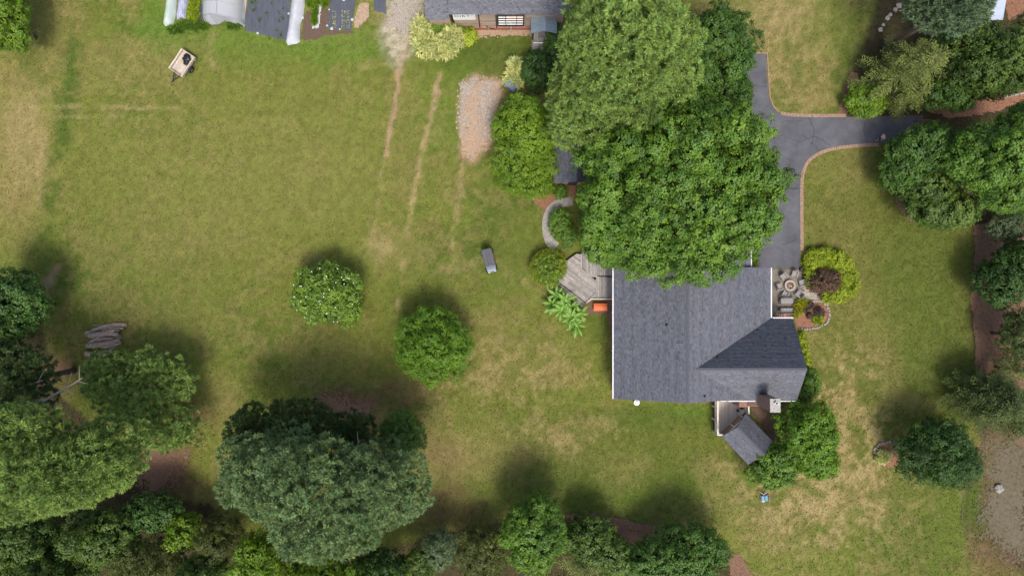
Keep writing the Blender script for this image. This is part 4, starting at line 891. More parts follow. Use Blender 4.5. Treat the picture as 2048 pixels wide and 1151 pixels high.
def lump(name, r, seed, m, flat=.55, amp=.35, n=(16, 10)):
    vs = []; fs = []; R = np.random.RandomState(seed); ph = R.rand(6)*6
    for j in range(n[1]+1):
        th = math.pi*j/n[1]
        for i in range(n[0]):
            a = 2*math.pi*i/n[0]; k = 1+amp*(.5*math.sin(3*a+ph[0])*math.sin(2*th+ph[1])+.4*math.sin(5*a+ph[2]+2*th)+.25*math.sin(9*a+ph[3])*math.sin(4*th))
            vs.append((r*k*math.sin(th)*math.cos(a), r*k*math.sin(th)*math.sin(a), max(r*flat*(1+k*math.cos(th)), 0)))
    for j in range(n[1]):
        for i in range(n[0]): fs.append((j*n[0]+i, j*n[0]+(i+1) % n[0], (j+1)*n[0]+(i+1) % n[0], (j+1)*n[0]+i))
    return MB().add(vs, fs)
bgp = P(374.5, 119, .6)
for (dx, dy, r, sd_, lb) in ((0, .1, .4, 3, 'large crumpled black plastic bag lying in the wooden trailer'), (-.08, -.36, .27, 8, 'smaller black plastic bag tucked beside the large one in the trailer')):
    b_ = props(lump('garbage_bag', r, sd_, M['bag'], .5).build('garbage_bag', M['bag'], None, smooth=True), lb, 'bag'); b_.location = (bgp[0]+dx, bgp[1]+dy, .53)

# ------------------------------------------------------------------ golf cart
gc = thing('golf_cart', 'golf cart with dark grey roof and pale blue hood parked on the lawn', 'golf cart', (*P2(979, 521), 0), math.atan2(-43, 11))
def rbox(x0, x1, y, z0, z1, bev=.05): return MB().box(((x0+x1)/2, 0, (z0+z1)/2), (x1-x0, 2*y, z1-z0))
rbox(-1.15, .55, .52, .3, .55).build('body', M['black'], gc, bevel=.04)
MB().add([(.5, -.5, .3), (1.2, -.42, .35), (1.2, .42, .35), (.5, .5, .3), (.5, -.52, 1.0), (1.15, -.42, .68), (1.15, .42, .68), (.5, .52, 1.0)], [(0, 1, 2, 3), (4, 7, 6, 5), (0, 4, 5, 1), (1, 5, 6, 2), (2, 6, 7, 3), (3, 7, 4, 0)]).build('hood', M['carthood'], gc, bevel=.05)
for s in (-1, 1):
    hl = MB().box((1.17, s*.3, .6), (.06, .16, .1)).build('headlight', M['white'], gc)
    for xx in (-.8, .85):
        wv = MB().lathe([(.12, -.1), (.22, -.1), (.23, 0), (.22, .1), (.12, .1)], n=18).build('wheel', M['rubber'], gc, smooth=True)
        wv.rotation_euler = (math.pi/2, 0, 0); wv.location = (xx, s*.5, .23)
        MB().lathe([(.01, .07), (.12, .05), (.12, -.06), (.01, -.07)], n=12).build('rim', M['steel'], wv)
    for xx, tx in ((-1.0, -.95), (.62, .5)): MB().tube([(xx, s*.47, .5), (tx, s*.46, 1.78)], .025, 6).build('roof_post', M['black'], gc)
MB().box((-.35, 0, .72), (.55, 1.02, .16)).build('seat', M['tanvinyl'], gc, bevel=.04); MB().box((-.68, 0, 1.0), (.14, 1.0, .45), 0, 0, -.15).build('backrest', M['tanvinyl'], gc, bevel=.04)
sw = MB(); sw.tube([(.32+.06*math.cos(a), -.22+.17*math.sin(a), 1.0+.14*math.cos(a)) for a in np.linspace(0, 2*math.pi, 15)], .015, 5); sw.build('steering_wheel', M['black'], gc)
MB().add([(.9, -.46, .85), (.9, .46, .85), (.58, .46, 1.75), (.58, -.46, 1.75)], [(0, 1, 2, 3)]).build('windshield', M['windshield'], gc)
ro = MB()
rp = [(-1.12, -.36), (-1.06, -.47), (-.9, -.52), (.5, -.5), (.62, -.42), (.62, .42), (.5, .5), (-.9, .52), (-1.06, .47), (-1.12, .36)]
ro.prism(rp, 1.78, 1.84); rf = ro.build('roof', M['cartroof'], gc, bevel=.015)
MB().prism([(x*.93, y*.88) for x, y in rp], 1.84, 1.87).build('roof_panel', M['cartroof'], rf, bevel=.01)
for s in (-1, 1): MB().bar((-.85, s*.1, 1.873), (.42, s*.13, 1.873), .035, .012).build('groove', M['black'], rf)
MB().add([(.4, -.22, 1.872), (.55, -.2, 1.872), (.55, .2, 1.872), (.4, .22, 1.872), (.46, -.1, 1.9), (.46, .1, 1.9)], [(0, 1, 4), (1, 2, 5, 4), (2, 3, 5), (3, 0, 4, 5)]).build('roof_crest', M['cartroof'], rf)

# ------------------------------------------------------------------ log pile: every log its own
R = random.Random(5); base = P2(212, 678)
for i in range(22):
    layer = 0 if i < 10 else (1 if i < 17 else 2); row = i if i < 10 else (i-10+.5 if i < 17 else i-17+1.5)
    r = R.uniform(.09, .17) if i % 3 else R.uniform(.17, .25); Lg = R.uniform(1.9, 3.9); an = math.radians(R.uniform(-9, 15)); bend = R.uniform(-.25, .25)
    m = MB(); ptsl = [(-Lg/2, 0, 0), (-Lg/6, bend*.8, 0), (Lg/6, bend, 0), (Lg/2, 0, 0)]; rr = [r*1.08, r, r*.95, r*.85]
    m.tube(ptsl, rr, 9, cap=False); lg = m.build('log', M['logbark'], None, smooth=True)
    props(lg, 'weathered grey brown log in the stacked log pile at the lawn edge', 'log', 'logs in the pile')
    for s, k in ((-1, 0), (1, 3)):
        e = MB(); e.add([(s*Lg/2, rr[k]*.98*math.cos(a), rr[k]*.98*math.sin(a)) for a in np.linspace(0, 2*math.pi, 9, endpoint=False)], [tuple(range(9))]); e.build('cut_end', M['logend'], lg)
    lg.location = (base[0]+R.uniform(-.35, .35)-.25*(row-5)*.25, base[1]+1.15-row*.27, .2+layer*.25); lg.rotation_euler = (R.uniform(-.1, .1), R.uniform(-.03, .03), an)
for a, b, lb in (((188, 650), (234, 654), 'thin pale branch lying on the grass next to the log pile'), ((208, 656), (243, 661), 'short stripped stick lying against the log pile')):
    p, q = P2(*a), P2(*b); props(MB().tube([(0, 0, .05), ((q[0]-p[0])*.5, (q[1]-p[1])*.5+.05, .07), (q[0]-p[0], q[1]-p[1], .05)], [.05, .04, .025], 6).build('branch', M['deadwood'], None, smooth=True), lb, 'branch').location = (*p, 0)

# ------------------------------------------------------------------ patio: fire pit, chairs, benches
fp = thing('fire_pit', 'round fire pit ringed with pale stone blocks on the patio', 'fire pit', (*P2(1577.5, 570.5), .05))
for i in range(14):
    a = 2*math.pi*i/14; a0, a1 = a-.21, a+.21
    MB().prism([(.36*math.cos(a0), .36*math.sin(a0)), (.56*math.cos(a0), .56*math.sin(a0)), (.56*math.cos(a1), .56*math.sin(a1)), (.36*math.cos(a1), .36*math.sin(a1))], 0, .34+R.uniform(-.006, .006)).build('block', M['paver'], fp, bevel=.012)
MB().lathe([(.37, .1), (.2, .13), (.01, .12)], n=16).build('ash_bed', M['redmulch'], fp)
for i, (an, l_) in enumerate(((-.6, .55), (.5, .5), (1.6, .45), (2.6, .4))):
    lb = ['pale split log lying across the top of the fire pit', 'charred log under the pale one in the fire pit'][min(i, 1)]
    o = props(MB().tube([(-l_/2, 0, 0), (l_/2, 0, 0)], .05, 7).build('firewood', M['logend'] if i == 0 else M['logbark'], None, smooth=True), lb, 'log', None if i == 0 else 'charred logs in the fire pit'); x, y = P2(1577.5, 570.5)
    o.location = (x, y, .3 if i == 0 else .21); o.rotation_euler = (0, .1*i-.05, an)
def armchair():
    t = thing('armchair', 'grey wooden armchair facing the round fire pit', 'chair', group='armchairs round the fire pit')
    for i in range(5): MB().box((-.22+i*.11, 0, .38-.02*i*0), (.1, .54, .025)).build('seat_slat', M['chairwood'], t)
    for i in range(5): MB().box((-.36, -.22+i*.11, .66), (.025, .1, .66), 0, 0, -.25).build('back_slat', M['chairwood'], t)
    for s in (-1, 1):
        MB().box((-.02, s*.34, .57), (.72, .12, .03)).build('armrest', M['chairwood'], t)
        for xx in (-.27, .26): MB().box((xx, s*.31, .28), (.07, .05, .56)).build('leg', M['chairwood'], t)
    MB().box((.26, 0, .33), (.04, .56, .08)).build('apron', M['chairwood'], t); return t
proto = armchair(); cpos = [(1564, 552.5), (1586, 548.5), (1600.5, 566), (1594, 586.5), (1567.5, 587.5), (1556, 573.5)]
for i, (px, py) in enumerate(cpos):
    o = proto if i == 0 else copy_tree(proto); x, y = P2(px, py); fx_, fy_ = P2(1577.5, 570.5)
    o.scale = (.82, .82, .9); o.location = (x, y, .05); o.rotation_euler = (0, 0, math.atan2(fy_-y, fx_-x)+R.uniform(-.12, .12))
def bench():
    t = thing('bench', 'long grey slatted wooden bench on the patio', 'bench', group='benches on the patio')
    for i in range(5): MB().box((0, -.2+i*.1, .43), (1.3, .088, .03)).build('seat_slat', M['chairwood'], t)
    for i in range(3): MB().box((0, .3, .58+i*.13), (1.3, .03, .1), 0, -.15).build('back_slat', M['chairwood'], t)
    for s in (-1, 1):
        MB().box((s*.7, .02, .62), (.07, .58, .04)).build('armrest', M['darkwood'], t)
        for yy in (-.2, .24): MB().box((s*.66, yy, .3), (.06, .06, .6)).build('leg', M['darkwood'], t)
    return t
b0 = bench(); b0.location = (*P2(1570, 601.5), .05); b1 = copy_tree(b0); b1.location = (*P2(1569.5, 620.5), .05); b1.rotation_euler = (0, 0, math.pi)
for i in range(13):
    px = 1562+i*1.95; o = props(MB().tube([(0, -.2, 0), (0, .22, 0)], R.uniform(.045, .07), 5).build('firewood', M['pinkwood'], None), 'reddish split firewood piece stacked against the house wall by the benches', 'firewood', 'firewood row by the benches')
    o.location = (*P2(px, 631+R.uniform(-.8, .8)), .12+(.1 if i % 2 else 0)); o.rotation_euler = (0, R.uniform(0, 3), R.uniform(-.12, .12))
rk = thing('firewood_rack', 'low dark firewood rack in the patio corner under the gutter', 'rack', (*P2(1553.5, 631), .05))
MB().bar((-.3, -.2, .0), (0, .15, .55), .05, .05).bar((.3, -.2, 0), (0, .15, .55), .05, .05).bar((-.3, -.2, .05), (.3, -.2, .05), .05, .05).build('frame', M['terracotta'], rk)
pl = thing('planter_box', 'dark planter box with small red flowers at the corner of patio and driveway', 'planter', (*P2(1605, 539), 0))
MB().box((0, 0, .2), (.7, .32, .4)).build('box', M['darkwood'], pl, bevel=.01)
# ------------------------------------------------------------------ by the grey deck
ob = thing('storage_chest', 'bright orange plastic storage chest between the grey deck and the house', 'chest', (*P2(1199.5, 613.5), 0))
MB().box((0, 0, .25), (1.3, .72, .5)).build('body', M['orange'], ob, bevel=.04)
ld = MB().add([(-.69, -.39, .5), (.69, -.39, .5), (.69, .39, .5), (-.69, .39, .5), (-.66, -.1, .64), (.66, -.1, .64), (.66, .12, .64), (-.66, .12, .64)], [(0, 1, 2, 3), (4, 7, 6, 5), (0, 4, 5, 1), (1, 5, 6, 2), (2, 6, 7, 3), (3, 7, 4, 0)]).build('lid', M['orange'], ob, bevel=.02)
for i in range(5): MB().box((-.48+i*.24, .01, .645), (.07, .07, .02)).build('boss', M['terracotta'], ld)
wp_ = thing('bird_bath', 'white round bowl on a low stand under the yellow flecked bush', 'bird bath', (*P2(1099, 571.5), 0))
MB().lathe([(.01, 0), (.2, 0), (.1, .1), (.09, .4), (.16, .46)], n=16).build('stand', M['white'], wp_, smooth=True)
MB().lathe([(.01, .46), (.2, .46), (.34, .58), (.34, .6), (.29, .6), (.12, .52), (.01, .51)], n=20).build('bowl', M['white'], wp_, smooth=True)
ds = thing('flower_pot', 'white round pot on the grass against the gable wall of the house', 'pot', (*P2(1272, 803), 0))
MB().lathe([(.01, 0), (.2, 0), (.28, .4), (.3, .45), (.25, .45), (.22, .36), (.01, .35)], n=18).build('pot', M['white'], ds, smooth=True)
MB().lathe([(.24, .37), (.1, .4), (.01, .41)], n=12).build('soil', M['steel'], ds, smooth=True)
# blue tin lid near the variegated reed
bt = thing('bin', 'blue grey corrugated bin lid beside the small pale reed clump', 'bin', (*P2(1023, 175), 0), math.radians(-35))
MB().box((0, 0, .5), (.95, .75, 1.0)).build('body', M['bluetin'], bt, bevel=.03)
ldb = MB().box((0, 0, 1.03), (1.1, .85, .05)).build('lid', M['bluetin'], bt, bevel=.01)
for i in range(6): MB().box((-.45+i*.18, 0, 1.065), (.06, .84, .03)).build('corrugation', M['bluetin'], ldb)
# teal chairs thing by the lower tree
tc_ = thing('garden_seat', 'small wooden framed seat with two teal cushions on the lawn by the porch trees', 'seat', (*P2(1528, 994), 0), 0.05)
MB().box((0, 0, .2), (.82, .6, .05)).build('frame', M['deadwood'], tc_)
for sx in (-1, 1):
    for sy in (-1, 1): MB().box((sx*.36, sy*.25, .1), (.05, .05, .2)).build('leg', M['deadwood'], tc_)
    MB().box((-.05+sx*.17, .0, .3), (.3, .56, .14), 0, 0, sx*.1).build('cushion', M['teal'], tc_, bevel=.05)
MB().box((.38, -.05, .36), (.05, .5, .28)).build('arm', M['deadwood'], tc_); MB().box((-.2, -.3, .3), (.3, .06, .1)).build('label_strip', M['white'], tc_)
dw = props(MB().tube([(-.5, .3, .1), (-.3, .05, .2), (0, -.12, .25), (.22, 0, .25), (.25, .3, .2), (.12, .42, .15)], [.03, .05, .07, .06, .05, .03], 7).build('branch', M['deadwood'], None, smooth=True), 'bent bare branch lying behind the teal cushioned seat', 'branch'); dw.location = (*P2(1526, 984), 0)
# rock and timber, right border
rk_ = props(lump('rock', .45, 4, None, .5, .25, (12, 8)).build('rock', M['stone'], None), 'grey rock on the bare soil next to the curved soil edging', 'rock'); rk_.location = (*P2(1996, 975), -.05)
tm = props(MB().bar((-1.3, -.25, .12), (1.3, .25, .12), .22, .22).build('timber', M['deadwood'], None, bevel=.02), 'grey timber edging log on the red soil between the woodland shrubs', 'timber'); tm.location = (*P2(2030, 190), 0)
fe = thing('rail_fence', 'short brown picket fence at the end of the driveway under the trees', 'fence', (*P2(1838, 244), 0))
for i in range(7): MB().box((-.55+i*.19, 0, .5), (.09, .05, 1.0)).build('picket', M['terracotta'] if i % 3 == 1 else M['gablewood'], fe)
for z in (.25, .8): MB().box((.02, .045, z), (1.3, .04, .08)).build('rail', M['gablewood'], fe)
for i, (px, py) in enumerate([(1774, 37), (1766, 50), (1760, 60), (1780, 30), (1790, 20), (1797, 12)]):
    s = R.uniform(.16, .3); o = props(lump('stone', s, 20+i, None, .4, .3, (9, 6)).build('edging_stone', M['paver'], None), 'pale stone in the short row edging the woodland border', 'stone', 'pale edging stones'); o.location = (*P2(px, py), -.02)

# ------------------------------------------------------------------ person on the driveway
def skin_mesh(name, joints, edges, m, parent, sub=2):
    me = bpy.data.meshes.new(name); me.from_pydata([j[:3] for j in joints], edges, []); o = bpy.data.objects.new(name, me); COL.objects.link(o)
    md = o.modifiers.new('skin', 'SKIN'); md.use_smooth_shade = True
    for v, j in zip(me.skin_vertices[0].data, joints): v.radius = (j[3], j[4] if len(j) > 4 else j[3])
    me.skin_vertices[0].data[0].use_root = True
    s = o.modifiers.new('sub', 'SUBSURF'); s.levels = sub; s.render_levels = sub
    bpy.context.view_layer.update(); dg = bpy.context.evaluated_depsgraph_get(); nm = bpy.data.meshes.new_from_object(o.evaluated_get(dg)); bpy.data.objects.remove(o)
    nm.materials.clear(); nm.materials.append(m); ob = link(name, nm, parent); return ob
pe = thing('person', 'person in pale pink top and dark shorts walking along the driveway edge', 'person', (*P2(1753, 279), .03), math.radians(195))
J = [(0, 0, .95, .13, .1), (0, 0, 1.15, .12, .09), (0, 0, 1.35, .14, .1), (.01, 0, 1.48, .06), (.02, 0, 1.55, .05), (.03, 0, 1.64, .085, .095), (.03, 0, 1.73, .06, .07),
     (0, .18, 1.42, .055), (-.06, .25, 1.15, .043), (.1, .24, .95, .034), (.16, .23, .88, .03), (0, -.18, 1.42, .055), (-.04, -.26, 1.14, .043), (-.1, -.25, .9, .034), (-.1, -.25, .82, .03),
     (0, .09, .9, .09), (.1, .1, .5, .065), (.02, .1, .1, .042), (.04, .1, .045, .045), (.18, .1, .035, .035), (0, -.09, .9, .09), (-.06, -.1, .5, .065), (-.26, -.1, .14, .042), (-.26, -.1, .05, .045), (-.12, -.1, .03, .035)]
E = [(0, 1), (1, 2), (2, 3), (3, 4), (4, 5), (5, 6), (2, 7), (7, 8), (8, 9), (9, 10), (2, 11), (11, 12), (12, 13), (13, 14), (0, 15), (15, 16), (16, 17), (17, 18), (18, 19), (0, 20), (20, 21), (21, 22), (22, 23), (23, 24)]
skin_mesh('body', J, E, M['skin'], pe)
skin_mesh('shirt', [(0, 0, .98, .155, .125), (0, 0, 1.15, .145, .115), (0, 0, 1.36, .165, .125), (0, 0, 1.46, .09), (0, .19, 1.42, .075), (-.05, .24, 1.2, .065), (0, -.19, 1.42, .075), (-.03, -.25, 1.2, .065)], [(0, 1), (1, 2), (2, 3), (2, 4), (4, 5), (2, 6), (6, 7)], M['shirt'], pe)
skin_mesh('shorts', [(0, 0, 1.0, .15, .12), (0, 0, .92, .15, .12), (.01, .09, .86, .11), (.09, .1, .56, .095), (-.01, -.09, .86, .11), (-.05, -.1, .56, .095)], [(0, 1), (1, 2), (2, 3), (1, 4), (4, 5)], M['shorts'], pe)
skin_mesh('hair', [(.0, 0, 1.72, .1, .1), (-.03, 0, 1.66, .095, .1), (-.07, 0, 1.55, .05, .07)], [(0, 1), (1, 2)], M['hair'], pe)
for s in (-1, 1): MB().lathe([(.001, -.01), (.012, 0), (.001, .01)], (.12, s*.035, 1.66), 6).build('eye', M['black'], pe)
# ------------------------------------------------------------------ vegetation
def unit(a): return a/np.maximum(np.linalg.norm(a, axis=-1, keepdims=True), 1e-9)
KIND = dict(  # sprays per m2, spray radius, leaves per spray, leaf length, leaf width, normal scatter
    broad=(2.0, .36, 26, .25, .16, .34), fine=(4.6, .25, 18, .15, .09, .38), big=(3.8, .30, 14, .27, .13, .4), shrub=(8.0, .19, 14, .14, .085, .4),
    maple=(2.7, .31, 24, .21, .135, .36), pine=(2.3, .3, 34, .36, .06, 0), reed=(5.0, .22, 12, .62, .075, 0), tuft=(7.0, .18, 12, .3, .05, 0))
PAL = dict(
    oak=((0.03, 0.075, 0.01), (0.148, 0.265, 0.028)),
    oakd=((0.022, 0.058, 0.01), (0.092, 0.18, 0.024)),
    pine=((0.07, 0.12, 0.026), (0.33, 0.47, 0.11)),
    pineb=((0.05, 0.095, 0.036), (0.27, 0.385, 0.145)),
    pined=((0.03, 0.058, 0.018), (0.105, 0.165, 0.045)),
    lime=((0.055, 0.115, 0.008), (0.185, 0.3, 0.018)),
    round=((0.045, 0.105, 0.008), (0.14, 0.26, 0.015)),
    mag=((0.045, 0.095, 0.012), (0.2, 0.32, 0.034)),
    yel=((0.12, 0.15, 0.008), (0.46, 0.46, 0.03)),
    hedge=((0.085, 0.14, 0.006), (0.33, 0.4, 0.018)),
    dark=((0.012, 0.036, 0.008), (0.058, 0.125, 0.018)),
    cedar=((0.055, 0.082, 0.016), (0.2, 0.245, 0.055)),
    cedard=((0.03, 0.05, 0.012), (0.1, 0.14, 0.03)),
    spruce=((0.05, 0.088, 0.044), (0.19, 0.28, 0.135)),
    reed=((0.25, 0.3, 0.08), (0.8, 0.8, 0.34)),
    purple=((0.045, 0.028, 0.018), (0.15, 0.085, 0.05)),
    plum=((0.034, 0.023, 0.02), (0.11, 0.07, 0.055)),
    wood=((0.02, 0.05, 0.009), (0.115, 0.185, 0.028)),
    woodb=((0.022, 0.058, 0.013), (0.09, 0.175, 0.03)),
    olive=((0.032, 0.048, 0.01), (0.125, 0.15, 0.03)),
    grey=((0.04, 0.07, 0.03), (0.14, 0.19, 0.08)),
    lettuce=((0.11, 0.2, 0.01), (0.42, 0.5, 0.035)),
    banana=((0.08, 0.17, 0.02), (0.2, 0.33, 0.05)))

def leaves_from_sprays(S, Nn, kind, pal, rs, size=1.0, lt=0.0):
    d, sr, nl, ll, lw, sc = KIND[kind]; n = len(S); ll *= size; lw *= size; sr *= size
    dark, light = (np.array(c) for c in PAL[pal])
    S = np.repeat(S, nl, 0); Nn = np.repeat(Nn, nl, 0); m = len(S)
    tone = np.clip(np.repeat(np.clip(rs.normal(.5, .2, n)+lt, 0, 1), nl)*.75+rs.rand(m)*.3, 0, 1.1)
    hue = np.repeat(rs.normal(0, .07, n), nl)
    if sc > 0:
        off = rs.normal(0, .44, (m, 3))*sr; pos = S+off
        nr = unit(Nn*.75+np.array([0, 0, .35])+off/sr*.5+rs.normal(0, sc, (m, 3))*.6)
        t = unit(np.cross(nr, rs.normal(0, 1, (m, 3)))); b = np.cross(nr, t); L = ll*rs.uniform(.7, 1.25, (m, 1)); W = lw*rs.uniform(.7, 1.25, (m, 1))
        V = np.stack([pos-t*L/2, pos+b*W/2-t*L*.05-nr*.01, pos+t*L/2, pos-b*W/2-t*L*.05-nr*.01], 1)
    else:
        dd = unit(Nn*.55+np.array([0, 0, .35])+rs.normal(0, .55, (m, 3))); base = S+rs.normal(0, .16, (m, 3))*sr; L = ll*rs.uniform(.65, 1.15, (m, 1))
        b = unit(np.cross(dd, rs.normal(0, 1, (m, 3))))*lw*.5; tip = base+dd*L; tip[:, 2] -= (.12*L[:, 0] if kind == 'reed' else 0)
        V = np.stack([base, base+dd*L*.5+b, tip, base+dd*L*.5-b], 1)
    c = dark+(light-dark)*tone[:, None]; c = c*(1+np.stack([hue, hue*.3, -hue*.5], -1))
    return V.reshape(-1, 3), np.repeat(np.clip(c, .004, .9), 4, 0)

def lobes_for(e, lobe, rs, cut=-.35, gap=1.7, rough=.3):
    cx, cy, rx, ry, zb, zt = e; zw = zb+(zt-zb)*.42; hz = zt-zw; hb = zw-zb
    Rm = (rx*ry*max(hz, .5))**(1/3); lr = min(lobe, .7*min(rx, ry, max(hz, .3)))
    N = int(max(5, .62*4*math.pi*Rm*Rm/(gap*lr*lr)))
    i = np.arange(N)+.5; z = 1-(1-cut)*i/N; a = i*2.39996+rs.rand()*6; r = np.sqrt(np.maximum(0, 1-z*z))
    D = np.stack([r*np.cos(a), r*np.sin(a), z], -1)+rs.normal(0, .09, (N, 3))
    k = rs.uniform(.72, 1.03, (N, 1)); rad = lr*rs.uniform(.7, 1.3, N)
    ph = rs.rand(6)*6.28; lf = np.sin(D[:, 0]*4.1+ph[0]+1.7*np.sin(D[:, 1]*2.9+ph[1]))*np.sin(D[:, 1]*4.3+ph[2]+1.5*np.sin(D[:, 2]*3.1+ph[3])); k = np.minimum(k*(1+rough*lf[:, None]*.5)-rough*.06, 1.05)
    ex = np.stack([np.full(N, rx), np.full(N, ry), np.where(D[:, 2] > 0, hz, hb)], -1)
    Cn = np.array([cx, cy, zw])+D*np.maximum(ex-rad[:, None]*.86-.08*min(1, lr), .1)*k
    return Cn, rad

def crown_mesh(ells, kind, pal, lobe, rs, dens=1.0, size=1.0, squash=.85, rough=.3, gap=1.6):
    Cs, Rs = [], []
    for e in ells:
        c, r = lobes_for(e, lobe, rs, rough=rough, gap=gap); Cs.append(c); Rs.append(r)
    Cs = np.concatenate(Cs); Rs = np.concatenate(Rs); d = KIND[kind][0]*dens/size**2
    cnt = np.maximum(5, (d*4*math.pi*Rs**2*.72)).astype(int); li = np.repeat(np.arange(len(Rs)), cnt); n = len(li)
    z = rs.uniform(-.3, 1, n); a = rs.uniform(0, 2*math.pi, n); r = np.sqrt(1-z*z); D = np.stack([r*np.cos(a), r*np.sin(a), z], -1)
    S = Cs[li]+D*(Rs[li]*rs.uniform(.8, 1.05, n))[:, None]*np.array([1, 1, squash])
    keep = np.ones(n, bool)
    for s in range(0, n, 4000):
        q = np.linalg.norm(S[s:s+4000, None, :]-Cs[None], axis=2)/Rs[None]; q[np.arange(q.shape[0]), li[s:s+4000]] = 9
        keep[s:s+4000] = q.min(1) > .74
    keep &= S[:, 2] > .06
    fi = np.repeat(np.arange(len(Rs)), np.maximum(3, cnt*.3).astype(int)); u = unit(rs.normal(0, 1, (len(fi), 3)))       # foliage deeper inside each clump
    S = np.concatenate([S, Cs[fi]+u*(Rs[fi]*rs.uniform(.15, .6, len(fi)))[:, None]*np.array([1, 1, .7])]); D = np.concatenate([D, u]); li = np.concatenate([li, fi]); keep = np.concatenate([keep, S[n:, 2] > .06])
    lt = np.clip(rs.normal(0, .16, len(Rs)), -.3, .3)[li]; V, c = leaves_from_sprays(S[keep], D[keep], kind, pal, rs, size, lt[keep]); V[:, 2] = np.maximum(V[:, 2], .03)
    return V, c, Cs, Rs

def feather_mesh(e, pal, rs, arms=34, dens=1.0, droop=.25, leaf=(.24, .085)):
    cx, cy, rx, ry, zb, zt = e; dark, light = (np.array(c) for c in PAL[pal]); Vs, Cs, spines = [], [], []
    for k in range(arms):
        f = (k+.5)/arms; a = k*2.39996+rs.normal(0, .15); z0 = zb+(zt-zb)*(f**.8); Lh = (1-.78*f)*rs.uniform(.8, 1.1)
        u = np.array([math.cos(a)*rx, math.sin(a)*ry])*Lh; L = np.linalg.norm(u); n = max(4, int(L/.22)); t = np.linspace(.08, 1, n)
        sp = np.stack([cx+u[0]*t, cy+u[1]*t, z0+.1*L*t-droop*L*t*t*.8], -1); spines.append(sp); h = u/L; side = np.array([-h[1], h[0], 0]); fw = np.array([h[0], h[1], -.05])
        tone = rs.rand()*.5
        for p, tt in zip(sp, t):
            for s in (-1, 1):
                bl = (.25+.9*(1-tt)**.7*min(1, L/2.5))*rs.uniform(.7, 1.2)*min(1, .35+tt*3); m = max(2, int(bl/.075*dens)); q = np.linspace(.05, 1, m)
                d = unit(side*s*.8+fw*.75+rs.normal(0, .12, 3)); P0 = p+d*q[:, None]*bl; P0[:, 2] -= .12*(q*bl)**2-rs.normal(0, .03, m)
                dd = unit(d+rs.normal(0, .45, (m, 3))); b = unit(np.cross(dd, np.array([0, 0, 1])+rs.normal(0, .5, (m, 3))))*leaf[1]/2; l = leaf[0]*rs.uniform(.6, 1.2, (m, 1))
                Vs.append(np.stack([P0-dd*l*.4, P0+b, P0+dd*l*.6, P0-b], 1).reshape(-1, 3))
                c = dark+(light-dark)*np.clip(tone+rs.rand(m)*.35+.25*tt, 0, 1)[:, None]; Cs.append(np.repeat(c, 4, 0))
    return np.concatenate(Vs), np.concatenate(Cs), spines

LEAFCOUNT = 0
def tree(name, label, kind, pal, ells, lobe=1.6, cat='tree', seed=1, trunk_r=None, dens=1.0, size=1.0, group=None, base=None, arms=34, squash=.85, limbs=7, rough=.3, gap=1.6, extra=None, droop=.25, leaf=(.24, .085)):
    """ells: (px, py, rx, ry, z_bottom, z_top) as seen; converted to real centre, size and height"""
    global LEAFCOUNT
    rs = np.random.RandomState(seed*13+5); E = []
    for (px, py, rx, ry, zb, zt) in ells:
        zw = zb+(zt-zb)*.42; k = (H-zw)/H/K; x, y, _ = P(px, py, zw); E.append((x, y, rx*k, ry*k, zb, zt))
    bx, by = base or (E[0][0], E[0][1])
    t = thing(name, label, cat, (bx, by, 0), group=group); og = np.array([bx, by, 0.0])
    tm = MB(); zt = max(e[5] for e in E); tr_ = trunk_r or max(.05, .022*zt)
    if kind == 'feather':
        Vs, Cs = [], []
        for e in E:
            V, c, sp = feather_mesh(e, pal, rs, arms, dens, droop, leaf); Vs.append(V); Cs.append(c)
            tm.tube([(e[0], e[1], -.05), (e[0], e[1], e[5]*.5), (e[0], e[1], e[5]*.97)], [tr_, tr_*.7, .02], 8)
            for s in sp[::2]:
                tm.tube([tuple(s[0]), tuple(s[len(s)//2]), tuple(s[-1])], [tr_*.28, tr_*.16, .01], 4, cap=False)
        V = np.concatenate(Vs); c = np.concatenate(Cs)
    else:
        V, c, Cn, Rr = crown_mesh(E, kind, pal, lobe, rs, dens, size, squash, rough, gap)
        e = E[0]; tm.tube([(bx, by, -.1), (bx, by, e[4]*.5+.1), ((bx+e[0])/2, (by+e[1])/2, e[4]+(e[5]-e[4])*.35), (e[0], e[1], e[4]+(e[5]-e[4])*.7)], [tr_*1.25, tr_, tr_*.7, tr_*.25], 9)
        for j in rs.choice(len(Cn), min(limbs, len(Cn)), replace=False):
            q = Cn[j]; z0 = min(e[4]+(e[5]-e[4])*rs.uniform(.0, .4), q[2]); m = np.array([bx*.6+q[0]*.4, by*.6+q[1]*.4, z0*.5+q[2]*.5])
            tm.tube([(bx*.97+e[0]*.03, by*.97+e[1]*.03, max(.1, z0*.9)), tuple(m), tuple(q)], [tr_*.45, tr_*.3, .03], 6, cap=False)
    tm.build('trunk' if cat == 'tree' else 'stem', M['bark'], t, world=True, smooth=True)
    n = len(V)//4; LEAFCOUNT += n
    np_mesh('crown' if cat == 'tree' else 'foliage', V-og, np.arange(4*n).reshape(n, 4), M['leaf'], c, t)
    if extra: extra(t, E, rs)
    return t

